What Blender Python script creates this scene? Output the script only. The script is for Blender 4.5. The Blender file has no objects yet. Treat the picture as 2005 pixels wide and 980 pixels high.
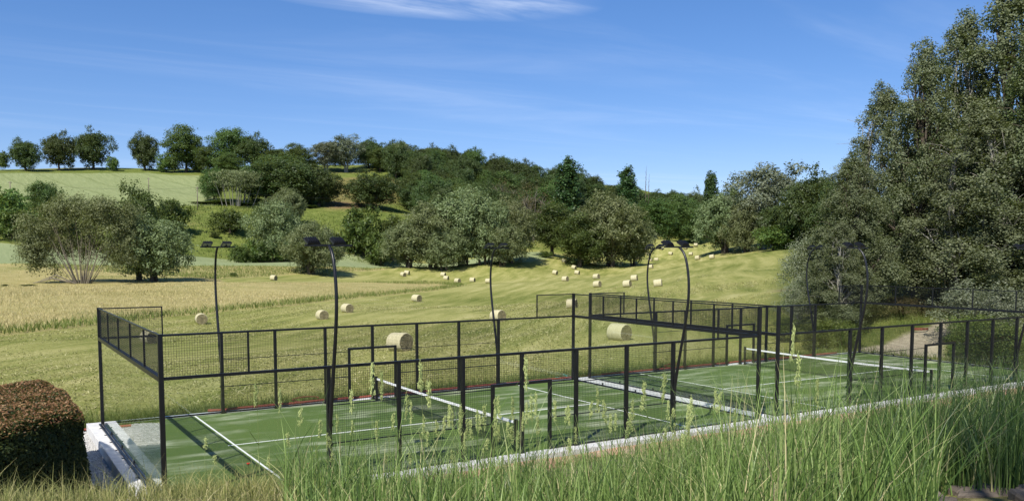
import bpy, math, random
import numpy as np
from mathutils import Vector, Matrix

S = bpy.context.scene
COL = S.collection
R = math.radians
random.seed(4)
RNG = np.random.default_rng(11)

# ------------------------------------------------------------------ camera
CAM = np.array([-3.6993, -21.9984, 5.973])
YAW, PITCH, ROLL = 0.5579, -0.0808, 0.0011
fw = Vector((math.sin(YAW)*math.cos(PITCH), math.cos(YAW)*math.cos(PITCH), math.sin(PITCH)))
rt = Vector((math.cos(YAW), -math.sin(YAW), 0))
up = rt.cross(fw)
rt2 = rt*math.cos(ROLL) + up*math.sin(ROLL)
up2 = up*math.cos(ROLL) - rt*math.sin(ROLL)
cam_data = bpy.data.cameras.new('camera')
cam = bpy.data.objects.new('camera', cam_data)
COL.objects.link(cam)
cam.matrix_world = Matrix(((rt2.x, up2.x, -fw.x, CAM[0]), (rt2.y, up2.y, -fw.y, CAM[1]),
                           (rt2.z, up2.z, -fw.z, CAM[2]), (0, 0, 0, 1)))
cam_data.sensor_width = 36
cam_data.lens = 1701.68/2005*36
cam_data.shift_y = 139.88/2005
cam_data.clip_start = 0.1
cam_data.clip_end = 5000
S.camera = cam
S.render.resolution_x, S.render.resolution_y = 1024, 500

# ------------------------------------------------------------------ sky, sun, exposure
SUN_TO = Vector((-0.73, -0.52, 1.0)).normalized()
world = bpy.data.worlds.new('World')
S.world = world
world.use_nodes = True
wn, wl = world.node_tree.nodes, world.node_tree.links
wn.clear()
sky = wn.new('ShaderNodeTexSky')
sky.sky_type = 'NISHITA'
sky.sun_disc = False
sky.sun_elevation = math.asin(SUN_TO.z)
sky.sun_rotation = math.atan2(SUN_TO.x, SUN_TO.y)
sky.altitude = 900
sky.air_density = 1.0
sky.dust_density = 0.15
sky.ozone_density = 4.0
bg = wn.new('ShaderNodeBackground')
bg.inputs['Strength'].default_value = 0.10
wout = wn.new('ShaderNodeOutputWorld')
# thin cirrus: a flat layer far overhead, found from the view direction
tc = wn.new('ShaderNodeTexCoord')
sep = wn.new('ShaderNodeSeparateXYZ')
wl.new(tc.outputs['Generated'], sep.inputs[0])
def wmath(op, a, b=None, c=None):
    n = wn.new('ShaderNodeMath'); n.operation = op
    for i, v in enumerate((a, b, c)):
        if v is None: continue
        if isinstance(v, (int, float)): n.inputs[i].default_value = v
        else: wl.new(v, n.inputs[i])
    return n.outputs[0]
zc = wmath('MAXIMUM', sep.outputs[2], 0.02)
cx = wmath('DIVIDE', sep.outputs[0], zc)
cy = wmath('DIVIDE', sep.outputs[1], zc)
comb = wn.new('ShaderNodeCombineXYZ')
wl.new(cx, comb.inputs[0]); wl.new(cy, comb.inputs[1])
def cloud(loc, scale, rot, lo, hi, sc, detail):
    m = wn.new('ShaderNodeMapping')
    m.inputs['Location'].default_value = loc
    m.inputs['Rotation'].default_value = (0, 0, rot)
    m.inputs['Scale'].default_value = scale
    wl.new(comb.outputs[0], m.inputs[0])
    t = wn.new('ShaderNodeTexNoise')
    t.inputs['Scale'].default_value = sc
    t.inputs['Detail'].default_value = detail
    t.inputs['Roughness'].default_value = 0.62
    t.inputs['Distortion'].default_value = 0.6
    wl.new(m.outputs[0], t.inputs['Vector'])
    r = wn.new('ShaderNodeMapRange'); r.interpolation_type = 'SMOOTHSTEP'
    r.inputs[1].default_value, r.inputs[2].default_value = lo, hi
    wl.new(t.outputs[0], r.inputs[0])
    return r.outputs[0]
veil = cloud((0, 0, 0), (0.35, 1.3, 1), R(35), 0.46, 0.85, 0.55, 6)
wisp = cloud((3, 1, 0), (0.5, 1.5, 1), R(-30), 0.25, 0.75, 1.4, 8)
# one brighter patch of cirrus high in the picture
def blob(px, py, rx, ry, rot):
    m = wn.new('ShaderNodeMapping'); m.vector_type = 'TEXTURE'
    m.inputs['Location'].default_value = (px, py, 0)
    m.inputs['Rotation'].default_value = (0, 0, rot)
    m.inputs['Scale'].default_value = (rx, ry, 1)
    wl.new(comb.outputs[0], m.inputs[0])
    g = wn.new('ShaderNodeTexGradient'); g.gradient_type = 'SPHERICAL'
    wl.new(m.outputs[0], g.inputs[0])
    return g.outputs[0]
patch = blob(1.50, 3.12, 0.80, 0.40, R(-12))
pa = wmath('MULTIPLY', wmath('MULTIPLY', patch, wisp), 1.45)
va = wmath('MULTIPLY', veil, 0.13)
cf = wmath('MINIMUM', wmath('ADD', pa, va), 0.8)
mixc = wn.new('ShaderNodeMix'); mixc.data_type = 'RGBA'
wl.new(cf, mixc.inputs[0])
grade = wn.new('ShaderNodeHueSaturation')          # deep, clear early-summer blue
grade.inputs['Saturation'].default_value = 1.23
wl.new(sky.outputs[0], grade.inputs['Color'])
gm = wn.new('ShaderNodeGamma'); gm.inputs[1].default_value = 0.85
wl.new(grade.outputs[0], gm.inputs[0])
tn = wn.new('ShaderNodeMix'); tn.data_type = 'RGBA'; tn.blend_type = 'MULTIPLY'
tn.inputs[0].default_value = 1.0; tn.inputs[7].default_value = (.96, .945, 1.15, 1)
wl.new(gm.outputs[0], tn.inputs[6])
wl.new(tn.outputs[2], mixc.inputs[6])
mixc.inputs[7].default_value = (8.6, 9.0, 9.6, 1)
wl.new(mixc.outputs[2], bg.inputs[0])
wl.new(bg.outputs[0], wout.inputs[0])

sun_data = bpy.data.lights.new('sun', 'SUN')
sun_data.energy = 4.2
sun_data.angle = R(0.53)
sun_data.color = (1.0, 0.955, 0.88)
sun = bpy.data.objects.new('sun', sun_data)
COL.objects.link(sun)
sun.rotation_euler = SUN_TO.to_track_quat('Z', 'Y').to_euler()
sun.location = (-40, -30, 60)

S.view_settings.view_transform = 'Standard'
S.view_settings.look = 'None'
S.view_settings.gamma = 1
S.view_settings.exposure = 0.6
S.view_settings.use_curve_mapping = False

# ------------------------------------------------------------------ measured layout (metres; court corner at the origin)
CTRL = np.array([108.9,194.7,-1.03,2.00,103.3,182.4,-1.58,2.00,106.0,180.9,-2.33,2.00,103.4,168.5,-1.70,2.00,96.3,148.5,-1.17,0.50,57.9,106.1,-2.17,0.50,181.3,238.3,1.90,2.00,194.3,241.5,1.85,2.00,159.2,201.8,0.41,2.00,135.7,178.6,-0.43,2.00,140.7,175.0,-0.42,2.00,105.8,131.7,-0.46,0.50,116.7,134.8,-0.18,0.50,93.7,104.6,-0.48,0.50,87.4,88.5,0.22,0.50,107.4,110.6,0.26,0.50,85.0,78.3,0.66,0.50,174.3,190.0,1.69,2.00,202.5,221.9,2.89,2.00,266.3,293.4,6.22,2.00,267.6,292.3,4.28,2.00,205.7,219.1,2.35,2.00,207.3,217.8,2.54,2.00,156.6,162.3,1.29,2.00,283.8,301.1,6.81,2.00,275.6,285.2,4.39,2.00,305.4,306.9,7.37,2.00,272.9,265.9,8.37,2.00,256.4,251.6,4.44,2.00,165.9,153.8,3.80,2.00,150.5,132.9,4.23,2.00,98.8,199.7,-1.01,2.00,109.1,219.1,-1.11,2.00,68.8,220.6,-2.19,2.00,18.3,79.4,-2.16,0.50,9.1,56.8,-1.86,0.50,29.5,71.1,-1.63,0.50,35.8,79.9,-1.58,0.50,22.9,36.1,-1.26,0.50,42.8,55.3,-1.24,0.50,58.4,63.8,-0.90,0.50,34.8,25.4,-0.21,0.50,-4.0,-4.0,-0.10,0.05,-4.0,12.5,-0.15,0.05,-4.0,17.0,-0.35,0.05,2.0,-4.0,-0.10,0.05,2.0,12.5,-0.15,0.05,2.0,17.0,-0.35,0.05,8.0,-4.0,-0.10,0.05,8.0,12.5,-0.15,0.05,8.0,17.0,-0.35,0.05,14.0,-4.0,-0.10,0.05,14.0,12.5,-0.15,0.05,14.0,17.0,-0.35,0.05,20.0,-4.0,-0.10,0.05,20.0,12.5,-0.15,0.05,20.0,17.0,-0.35,0.05,26.0,-4.0,-0.10,0.05,26.0,12.5,-0.15,0.05,26.0,17.0,-0.35,0.05,32.0,-4.0,-0.10,0.05,32.0,12.5,-0.15,0.05,32.0,17.0,0.10,0.05,38.0,-4.0,-0.10,0.05,38.0,12.5,-0.15,0.05,38.0,17.0,0.10,0.05,44.0,-4.0,-0.10,0.05,44.0,12.5,-0.15,0.05,44.0,17.0,0.10,0.05,0.0,28.0,-0.70,0.05,10.0,28.0,-0.45,0.05,20.0,28.0,-0.20,0.05,30.0,28.0,0.05,0.05,-12.0,0.0,-0.30,0.05,-14.0,12.0,-0.90,0.05,-14.0,30.0,-1.60,0.05,-30.0,20.0,-1.80,0.05,-40.0,0.0,-1.50,0.05,-1.7,63.0,-1.31,0.30,2.6,69.8,-1.14,0.30,-0.9,90.0,-0.20,0.30,9.3,89.2,-0.50,0.30,0.5,142.9,0.64,0.30,12.5,142.2,0.27,0.30,24.5,145.7,0.57,0.30,27.9,114.4,-0.13,0.30,36.4,122.5,0.20,0.30,64.7,178.7,0.85,0.03,49.1,176.1,0.98,0.30,90.1,193.5,1.45,0.03,2.0,192.9,3.36,0.30,22.2,196.5,3.20,0.30,45.0,197.7,3.41,0.30,73.2,205.4,3.19,0.03,87.7,205.3,2.69,0.03,3.1,227.9,7.97,0.30,26.1,228.2,7.45,0.30,51.6,226.9,5.18,0.30,80.3,226.2,4.72,0.30,96.3,226.6,5.00,0.30,97.6,193.4,2.08,0.03,108.5,184.5,1.85,0.03,123.0,181.8,2.75,0.03,139.8,197.2,4.76,0.30,147.4,192.0,4.77,0.30,4.0,252.9,13.01,0.30,30.9,265.9,15.32,0.30,59.4,261.0,15.74,0.30,62.4,241.9,11.47,0.30,89.4,252.7,14.45,0.30,102.7,242.4,12.79,0.30,5.2,287.9,20.43,0.30,33.7,287.8,20.94,0.30,64.3,282.5,21.26,0.30,80.3,278.5,20.50,0.30,99.1,281.0,21.66,0.30,120.9,272.7,20.99,0.30,9.2,407.8,39.54,0.30,29.1,416.8,41.87,0.30,49.5,414.8,42.97,0.30,70.7,411.7,43.32,0.30,90.5,397.6,42.28,0.30,104.6,389.0,43.95,0.30,122.8,378.5,44.04,0.30,142.5,371.7,43.32,0.30,153.5,367.5,43.53,0.30,7.2,347.8,28.77,0.30,41.1,347.3,30.45,0.30,77.1,339.1,30.57,0.30,113.7,323.6,31.46,0.30,130.9,317.3,31.34,0.30,154.3,323.6,33.70,0.30,174.8,380.2,48.81,0.30,195.3,370.4,47.07,0.30,220.2,362.6,44.64,0.30,244.9,353.1,39.93,0.30,269.3,342.0,34.99,0.30,293.0,329.5,29.87,0.30,313.6,324.8,26.77,0.30,344.0,337.3,27.14,0.30,359.8,321.3,12.33,0.30,131.9,245.6,15.00,0.30,147.2,237.3,15.05,0.30,162.1,228.0,13.33,0.30,182.4,225.9,11.77,0.30,209.3,230.1,12.12,0.30,259.7,265.6,10.98,0.30,274.6,265.3,11.55,0.30,214.4,184.0,8.09,0.30,174.3,153.6,6.33,0.30,175.2,138.0,6.59,0.30,384.6,381.5,34.78,0.30,209.3,230.0,8.32,0.30,-37.1,577.1,30.00,3.00,11.4,537.8,38.00,3.00,89.7,530.2,38.00,3.00,175.8,508.5,42.00,3.00,217.7,448.5,34.00,3.00,249.4,443.7,26.00,3.00,278.8,432.3,20.00,3.00,307.8,419.1,15.00,3.00,336.0,404.2,10.00,3.00,369.9,395.2,12.00,3.00,366.0,572.4,5.00,3.00,432.6,525.4,5.00,3.00,20.5,877.7,25.00,3.00,284.8,830.5,25.00,3.00,557.3,681.8,5.00,3.00,751.1,468.2,20.00,3.00,105.4,80.9,2.79,0.30,78.4,51.2,1.80,0.30,119.4,87.9,3.43,0.30,152.7,110.5,6.27,0.30,72.7,50.0,1.06,0.30,51.6,33.0,0.73,0.30,53.1,41.3,0.68,0.30,70.5,37.4,2.44,0.30,54.8,20.0,2.18,0.30,58.4,18.2,2.16,0.30,60.3,15.2,2.17,0.30,61.9,12.2,2.35,0.30,118.0,65.7,3.77,0.30,132.5,61.9,4.55,0.30,146.8,57.1,5.38,0.30,171.3,111.3,7.50,0.30,217.6,114.4,8.01,0.30,226.4,99.1,8.48,0.30,235.6,79.7,8.87,0.30,48.0,8.0,0.15,0.05,52.0,0.0,0.60,0.05,58.0,10.0,1.20,0.05,52.0,-8.0,0.80,0.05,62.0,-2.0,1.50,0.05,80.0,-5.0,2.50,0.05,120.0,0.0,5.00,0.05,200.0,20.0,9.00,0.05,300.0,100.0,14.00,0.05,200.0,-60.0,10.00,0.05,279.6,231.3,13.00,1.00,292.6,215.9,12.00,1.00,315.0,185.0,13.00,1.00,332.6,154.9,13.00,1.00,346.1,126.5,13.00,1.00,416.0,333.4,12.00,1.00,457.6,277.6,12.00,1.00,493.5,213.1,12.00,1.00,620.2,478.8,6.00,1.00,704.3,350.4,6.00,1.00,-13.4,77.5,-0.99,0.30,-19.9,147.2,0.48,0.30,-28.1,236.9,4.84,0.30,-33.0,296.7,19.39,0.30,-43.5,416.2,36.99,0.30,-120.0,-20.0,-1.00,0.05,-60.0,-40.0,0.00,0.05,-250.0,0.0,2.00,0.05,-250.0,150.0,2.00,1.00]).reshape(-1,4)
ZONES = {
 'crop_hill': [(-33.4, 389.8), (-8.9, 393.4), (8.8, 396.1), (31.6, 399.0), (66.5, 399.5), (85.1, 381.9), (79.8, 354.3), (73.7, 317.1), (70.1, 283.9), (48.6, 284.8), (26.2, 286.9), (5.2, 287.0), (-27.1, 297.7)],
 'crop_valley': [(-24.1, 250.3), (3.1, 228.8), (9.4, 222.5), (25.2, 220.5), (45.3, 222.5), (76.1, 227.6), (96.2, 226.3), (106.9, 227.8), (137.5, 205.1), (154.1, 207.1), (144.3, 191.4), (123.8, 183.0), (121.9, 209.2), (92.6, 195.8), (63.7, 188.8), (37.4, 188.8), (21.6, 191.4), (1.9, 192.1), (-21.6, 214.2)],
 'tall_grass': [(-8.4, 56.2), (-1.7, 64.9), (2.5, 67.8), (7.4, 73.5), (15.4, 82.5), (22.2, 87.3), (32.6, 94.1), (43.8, 104.5), (62.5, 121.0), (75.3, 129.6), (85.1, 138.0), (97.8, 170.1), (90.5, 172.4), (70.4, 162.3), (55.8, 154.0), (43.9, 142.6), (34.3, 134.2), (39.6, 160.2), (58.0, 174.9), (80.1, 186.4), (90.8, 191.6), (92.0, 194.4), (63.4, 187.9), (37.2, 187.8), (21.4, 190.2), (1.9, 191.0), (-21.5, 212.9)],
 'slope': [(-29.4, 251.7), (3.1, 228.8), (9.4, 222.5), (25.2, 220.5), (45.3, 222.5), (76.1, 227.6), (106.9, 227.8), (154.1, 207.1), (173.0, 205.0), (208.4, 224.6), (266.5, 256.9), (304.9, 277.5), (804.4, 724.4), (-146.1, 1068.7)],
 'dry': [(130.7, 340.0), (142.3, 345.8), (162.0, 340.4), (164.5, 334.8), (151.3, 309.5), (135.4, 291.7), (115.8, 274.4), (105.8, 270.9), (109.1, 285.0)],
 'dry_low': [(110.3, 290.9), (121.1, 287.6), (128.6, 286.0), (122.8, 274.7), (112.4, 270.8), (104.9, 276.0)],
 'rough': [(43.5, 13.2), (48.1, 25.1), (62.4, 36.2), (117.4, 82.7), (144.9, 104.5), (171.3, 137.9), (239.9, 200.6), (488.7, 145.1), (54.3, -6.5), (46, -14), (44, -4)],
 'path': [(45.0, 8.0), (44.5, 13.5), (47.1, 13.6), (50.2, 13.5), (54.4, 13.6), (57.7, 13.5), (57.3, 12.7), (53.5, 11.9), (49.9, 10.5), (47.5, 9.3)],
}
TREES = [
 (18.7, 407.4, 13.8, 11.6, 'oak', 'small round tree on the ridge, leftmost of the skyline trees', 'trees along the ridge'),
 (31.9, 411.5, 16.5, 12.8, 'oak', 'round dark tree second from the left on the ridge', 'trees along the ridge'),
 (45.8, 413.2, 18.0, 16.0, 'oak', 'broad domed tree standing alone at the middle of the ridge field', 'trees along the ridge'),
 (67.0, 410.3, 17.3, 12.1, 'oak', 'rounded dark tree right of the wide gap on the ridge', 'trees along the ridge'),
 (82.9, 401.2, 21.5, 17.8, 'ash', 'tall dark tree at the right end of the pale hill field', 'trees along the ridge'),
 (90.4, 392.4, 12.5, 10.5, 'ash', 'small pointed dark tree beside the tall one at the hill field corner', 'trees along the ridge'),
 (100.4, 389.0, 18.7, 16.4, 'ash', 'lobed dark oak on the ridge, left of a twin crown', 'trees along the ridge'),
 (108.7, 382.7, 15.8, 14.8, 'oak', 'dark oak on the ridge, right of a twin crown', 'trees along the ridge'),
 (117.9, 377.9, 10.0, 11.8, 'oak', 'small dark tree low on the ridge between larger trees', 'trees along the ridge'),
 (126.3, 372.1, 12.2, 12.7, 'ash', 'light airy tree with sky showing through on the ridge', 'trees along the ridge'),
 (138.9, 368.8, 14.0, 15.2, 'silver', 'grey green poplar on the ridge, left half of a tall pair', 'trees along the ridge'),
 (146.8, 365.8, 17.0, 17.6, 'silver', 'grey green poplar on the ridge, taller right half of a pair', 'trees along the ridge'),
 (162.2, 374.7, 14.0, 12.6, 'oak', 'dark round tree where the ridge wood begins', 'trees along the ridge'),
 (69.5, 291.6, 11.9, 9.1, 'ash', 'bright green bushy tree at the edge of the pale hill field', 'trees in the hillside clump'),
 (75.2, 284.0, 11.9, 17.1, 'thicket', 'grey thicket with many pale stems showing at its foot', 'trees in the hillside clump'),
 (87.2, 290.0, 14.6, 17.2, 'oak', 'mid green tree behind the pale stemmed thicket', 'trees in the hillside clump'),
 (94.9, 298.2, 16.5, 18.7, 'ash', 'yellow green crown topping the hillside clump', 'trees in the hillside clump'),
 (95.6, 284.3, 16.7, 21.8, 'oak', 'largest dark oak of the hillside clump', 'trees in the hillside clump'),
 (103.3, 279.6, 14.4, 14.1, 'oak', 'dark oak at the right end of the hillside clump, above its shadow', 'trees in the hillside clump'),
 (94.0, 365.9, 10.4, 12.9, 'ash', 'pale green tree with cream blossom above the hillside clump', 'trees in the hillside clump'),
 (121.0, 273.8, 13.3, 19.2, 'oak', 'big round solitary oak on the slope beside a utility pole', ''),
 (70.3, 223.1, 17.3, 14.7, 'willow', 'rounded grey green willow on the green slope, left of the lone willow', ''),
 (82.3, 249.7, 12.3, 11.1, 'willow', 'grey green tree half hidden behind the slope willow', ''),
 (62.6, 241.8, 7.0, 9.3, 'shrub', 'dark brownish thorn bush alone on the green slope', ''),
 (65.0, 177.5, 12.2, 12.2, 'willow', 'pale lone willow with forked trunk standing by the mown field', ''),
 (97.1, 226.3, 14.3, 11.0, 'shrub', 'large dark green bush below the solitary oak', ''),
 (99.9, 218.7, 10.4, 9.2, 'shrub', 'green bush at the foot of the slope beside the central willows', ''),
 (107.0, 224.3, 13.6, 8.7, 'shrub', 'green bush tucked behind the left of the central willows', ''),
 (12.5, 142.2, 14.9, 17.9, 'fan', 'wide grey willow with a fan of bare pale stems', ''),
 (23.1, 149.9, 17.7, 8.6, 'ash', 'dark upright tree between the two meadow willows', ''),
 (24.3, 143.7, 11.8, 11.4, 'willow', 'drooping willow with several trunks right of the bare stemmed one', ''),
 (46.2, 241.3, 10.1, 9.1, 'shrub', 'rounded green bush on the slope behind the drooping willow', ''),
 (4.4, 239.9, 12.9, 10.8, 'shrub', 'dark bush cut by the left edge of the picture', ''),
 (6.6, 232.8, 7.8, 9.0, 'shrub', 'low dark green bush near the left edge, in front', ''),
 (14.4, 252.4, 12.1, 8.4, 'ash', 'leafy bush with cream blossom beside the pale field', ''),
 (16.8, 245.2, 6.7, 11.0, 'shrub', 'broad low bush under the blossoming one', ''),
 (65.6, 224.4, 6.6, 7.2, 'shrub', 'small dark bush at the left foot of the slope willow', ''),
 (72.7, 221.3, 8.3, 6.7, 'shrub', 'bright green bush at the foot of the slope willow', ''),
 (77.0, 221.0, 7.2, 7.5, 'shrub', 'yellow green bush between the two willows', ''),
 (96.7, 191.6, 12.5, 13.2, 'willow', 'low willow at the left end of the central grove', 'willows of the central grove'),
 (102.3, 188.9, 16.8, 16.6, 'willow', 'grey green willow, second from the left in the central grove', 'willows of the central grove'),
 (111.5, 188.5, 20.9, 18.3, 'willow', 'tallest yellow green crown of the central grove', 'willows of the central grove'),
 (116.0, 183.7, 18.5, 14.7, 'willow', 'grey willow right of the tallest crown in the central grove', 'willows of the central grove'),
 (124.1, 183.5, 17.8, 13.5, 'willow', 'brownish thin willow at the right of the central grove', 'willows of the central grove'),
 (103.5, 183.8, 12.1, 10.9, 'willow', 'short front willow with thin trunks in the central grove', 'willows of the central grove'),
 (119.2, 179.5, 12.3, 11.8, 'willow', 'short dark willow above the shaded trunks of the central grove', 'willows of the central grove'),
 (152.4, 216.4, 19.0, 13.4, 'bare', 'grey dead tree with bare branches above the central grove', ''),
 (152.5, 234.1, 16.6, 10.9, 'bare', 'bare brownish crown left of the dead tree', ''),
 (162.3, 209.7, 29.2, 7.7, 'poplar', 'tall dark columnar poplar at the middle of the wood', ''),
 (145.6, 193.3, 15.6, 13.9, 'ash', 'green tree at the foot of the tall columnar poplar', ''),
 (145.8, 180.8, 14.8, 14.1, 'ash', 'bushy bright green tree right in front of the columnar poplar', ''),
 (156.5, 180.2, 21.3, 20.5, 'willow', 'huge silvery green willow at the corner of the wood', ''),
 (164.3, 179.1, 14.6, 11.5, 'willow', 'right shoulder of the silvery willow by the far bales', ''),
 (237.8, 271.4, 33.1, 8.5, 'poplar', 'pointed columnar poplar rising over the right of the wood', ''),
 (256.9, 281.5, 36.1, 2.4, 'spike', 'two thin bare poplar tops against the sky', ''),
 (220.9, 233.2, 14.9, 16.0, 'ash', 'yellow green acacia at the end of the mown field', ''),
 (251.1, 253.1, 22.6, 16.5, 'ash', 'dark green tree at the head of the valley', ''),
 (263.0, 255.7, 18.4, 13.6, 'ash', 'bushy tree closing the head of the valley', ''),
 (291.9, 276.3, 37.8, 6.4, 'poplar', 'slim columnar poplar standing clear on the far skyline', ''),
 (309.6, 301.0, 31.7, 12.7, 'oak', 'small dark skyline tree left of the slim poplar', ''),
 (303.8, 278.5, 35.1, 15.2, 'oak', 'dark skyline tree right of the slim poplar', ''),
 (170.0, 147.9, 16.6, 14.3, 'willow', 'grey green leaning willow with branches down to the mown field', 'trees of the right hand grove'),
 (175.2, 138.0, 22.0, 17.6, 'silver', 'tall silvery poplar with a rounded crown at the field corner', 'trees of the right hand grove'),
 (168.8, 139.1, 12.9, 10.4, 'willow', 'grey green willow below the silvery poplar', 'trees of the right hand grove'),
 (165.3, 121.9, 12.0, 12.4, 'oak', 'dark green bushy oak below the right of the silvery poplar', 'trees of the right hand grove'),
 (163.6, 113.0, 17.8, 13.9, 'oak', 'tall dark green tree behind the poplars', 'trees of the right hand grove'),
 (158.8, 103.0, 13.7, 10.8, 'oak', 'dark green tree half hidden by the big poplars', 'trees of the right hand grove'),
 (158.1, 119.6, 6.3, 10.1, 'shrub', 'low dark bush where the grove meets the mown field', 'trees of the right hand grove'),
 (305.3, 312.0, 22.4, 16.0, 'oak', 'dark rounded skyline tree above the acacia', ''),
 (63.0, 14.4, 24.2, 8.9, 'aspen', 'tallest silver poplar at the right edge of the picture', 'big poplars behind the courts'),
 (63.1, 18.2, 21.4, 7.6, 'aspen', 'second tallest poplar, left of the tallest', 'big poplars behind the courts'),
 (58.3, 18.3, 19.3, 6.5, 'aspen', 'poplar with a dark trunk in the middle of the big group', 'big poplars behind the courts'),
 (60.0, 23.0, 16.6, 6.9, 'aspen', 'leftmost of the big poplars, sloping towards the meadow', 'big poplars behind the courts'),
 (50.7, 18.8, 11.7, 6.0, 'aspen', 'low spreading poplar at the left foot of the big group', 'big poplars behind the courts'),
 (56.9, 13.1, 14.5, 7.8, 'aspen', 'leafy front poplar hiding the trunks at the right', 'big poplars behind the courts'),
 (60.6, 10.4, 21.9, 8.5, 'aspen', 'poplar cut by the right edge of the picture', 'big poplars behind the courts'),
 (47.1, 16.9, 7.5, 4.1, 'aspen', 'small spreading poplar behind the corner of the court', 'big poplars behind the courts'),
 (50.5, 22.4, 6.2, 3.9, 'sapling', 'slender silvery sapling in front of the meadow at the court corner', 'silvery saplings beside the courts'),
 (48.3, 18.7, 4.2, 3.1, 'sapling', 'bushy silvery sapling left of the dark undergrowth', 'silvery saplings beside the courts'),
 (47.0, 20.3, 3.5, 2.7, 'sapling', 'low silvery sapling at the edge of the mown field', 'silvery saplings beside the courts'),
 (49.8, 9.4, 4.1, 4.0, 'sapling', 'silver leaved bush above the end of the sandy path', 'silvery saplings beside the courts'),
 (48.9, 6.9, 4.2, 4.6, 'sapling', 'large silver leaved bush behind the end wall', 'silvery saplings beside the courts'),
 (47.8, 4.6, 3.9, 3.7, 'sapling', 'silver leaved bush at the right edge behind the court', 'silvery saplings beside the courts'),
 (44.1, 5.2, 2.8, 2.9, 'weed', 'green weedy bush on the bank behind the end wall', 'silvery saplings beside the courts'),
 (43.9, 3.5, 2.8, 3.2, 'weed', 'tall green weeds at the right end of the second court', 'silvery saplings beside the courts'),
 (46.2, 7.6, 2.4, 2.0, 'weed', 'green bush at the bend of the sandy path', 'silvery saplings beside the courts'),
 (51.3, 18.0, 2.0, 3.2, 'under', 'dark undergrowth beneath the leftmost poplars', 'silvery saplings beside the courts'),
 (53.5, 16.6, 1.5, 3.6, 'under', 'shaded brown undergrowth under the poplars', 'silvery saplings beside the courts'),
 (55.8, 14.9, 1.2, 3.3, 'under', 'dark undergrowth beside the thick poplar trunk', 'silvery saplings beside the courts'),
 (42.0, 16.9, 1.8, 1.8, 'weed', 'low green bush left of the court corner', 'silvery saplings beside the courts'),
 (41.6, 14.2, 2.1, 2.6, 'weed', 'green scrub behind the far corner of the second court', 'silvery saplings beside the courts'),
 (44.3, 14.0, 1.8, 2.1, 'weed', 'pale green scrub beside the sandy path', 'silvery saplings beside the courts'),
 (4.2, 135.8, 0.3, 2.0, 'shrub', 'tiny dark bush alone in the tall grass at the left', ''),
 (44.2, 167.0, 1.0, 1.6, 'shrub', 'tiny round bush in the tall meadow grass', ''),
 (60.5, 219.6, 5.4, 3.2, 'shrub', 'small bush in front of the slope under the left lamp', ''),
 (58.3, 218.1, 5.5, 4.4, 'shrub', 'small yellow green bush at the foot of the slope', ''),
 (1.0, 135.9, 0.3, 0.9, 'shrub', 'tiny bush at the far left of the tall grass', ''),
 (141.2, 191.5, 2.0, 3.9, 'shrub', 'small bush at the end of the valley crop', ''),
 (10.2, 409.8, 8.2, 5.1, 'shrub', 'low dark scrub along the ridge between the skyline trees', 'low ridge scrub'),
 (53.0, 406.3, 6.1, 5.1, 'shrub', 'low dark scrub along the ridge between the skyline trees', 'low ridge scrub'),
 (74.0, 402.9, 8.2, 7.6, 'shrub', 'low dark scrub along the ridge between the skyline trees', 'low ridge scrub'),
 (77.9, 402.2, 7.4, 6.6, 'shrub', 'low dark scrub along the ridge between the skyline trees', 'low ridge scrub'),
 (87.6, 400.2, 6.8, 6.6, 'shrub', 'low dark scrub along the ridge between the skyline trees', 'low ridge scrub'),
 (97.5, 398.0, 6.6, 8.6, 'shrub', 'low dark scrub along the ridge between the skyline trees', 'low ridge scrub'),
 (116.3, 393.0, 5.2, 8.6, 'shrub', 'low dark scrub along the ridge between the skyline trees', 'low ridge scrub'),
 (126.4, 389.9, 4.9, 8.1, 'shrub', 'low dark scrub along the ridge between the skyline trees', 'low ridge scrub'),
 (138.1, 386.1, 3.5, 8.1, 'shrub', 'low dark scrub along the ridge between the skyline trees', 'low ridge scrub'),
 (8.2, 295.8, 1.9, 4.9, 'shrub', 'low rough scrub dotted along the green slope', 'scrub along the hill field'),
 (13.8, 295.5, 1.4, 4.1, 'shrub', 'low rough scrub dotted along the green slope', 'scrub along the hill field'),
 (26.8, 294.5, 0.6, 5.6, 'shrub', 'low rough scrub dotted along the green slope', 'scrub along the hill field'),
 (64.8, 288.5, 0.3, 7.5, 'shrub', 'low rough scrub dotted along the green slope', 'scrub along the hill field'),
 (70.5, 287.2, 1.2, 7.5, 'shrub', 'low rough scrub dotted along the green slope', 'scrub along the hill field'),
 (78.6, 285.2, 0.8, 6.7, 'shrub', 'low rough scrub dotted along the green slope', 'scrub along the hill field'),
 (41.9, 292.7, 0.1, 5.6, 'shrub', 'low rough scrub dotted along the green slope', 'scrub along the hill field'),
 (98.5, 279.1, 1.2, 7.5, 'shrub', 'low rough scrub dotted along the green slope', 'scrub along the hill field'),
 (90.7, 228.8, 5.7, 3.8, 'shrub', 'low rough scrub dotted along the green slope', 'scrub along the hill field'),
 (93.5, 227.7, 5.1, 4.1, 'shrub', 'low rough scrub dotted along the green slope', 'scrub along the hill field'),
 (87.9, 229.9, 6.5, 3.1, 'shrub', 'low rough scrub dotted along the green slope', 'scrub along the hill field'),
 (57.2, 239.0, 1.9, 2.8, 'shrub', 'low rough scrub dotted along the green slope', 'scrub along the hill field'),
 (51.7, 240.2, -0.8, 3.1, 'shrub', 'low rough scrub dotted along the green slope', 'scrub along the hill field'),
]
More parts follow.
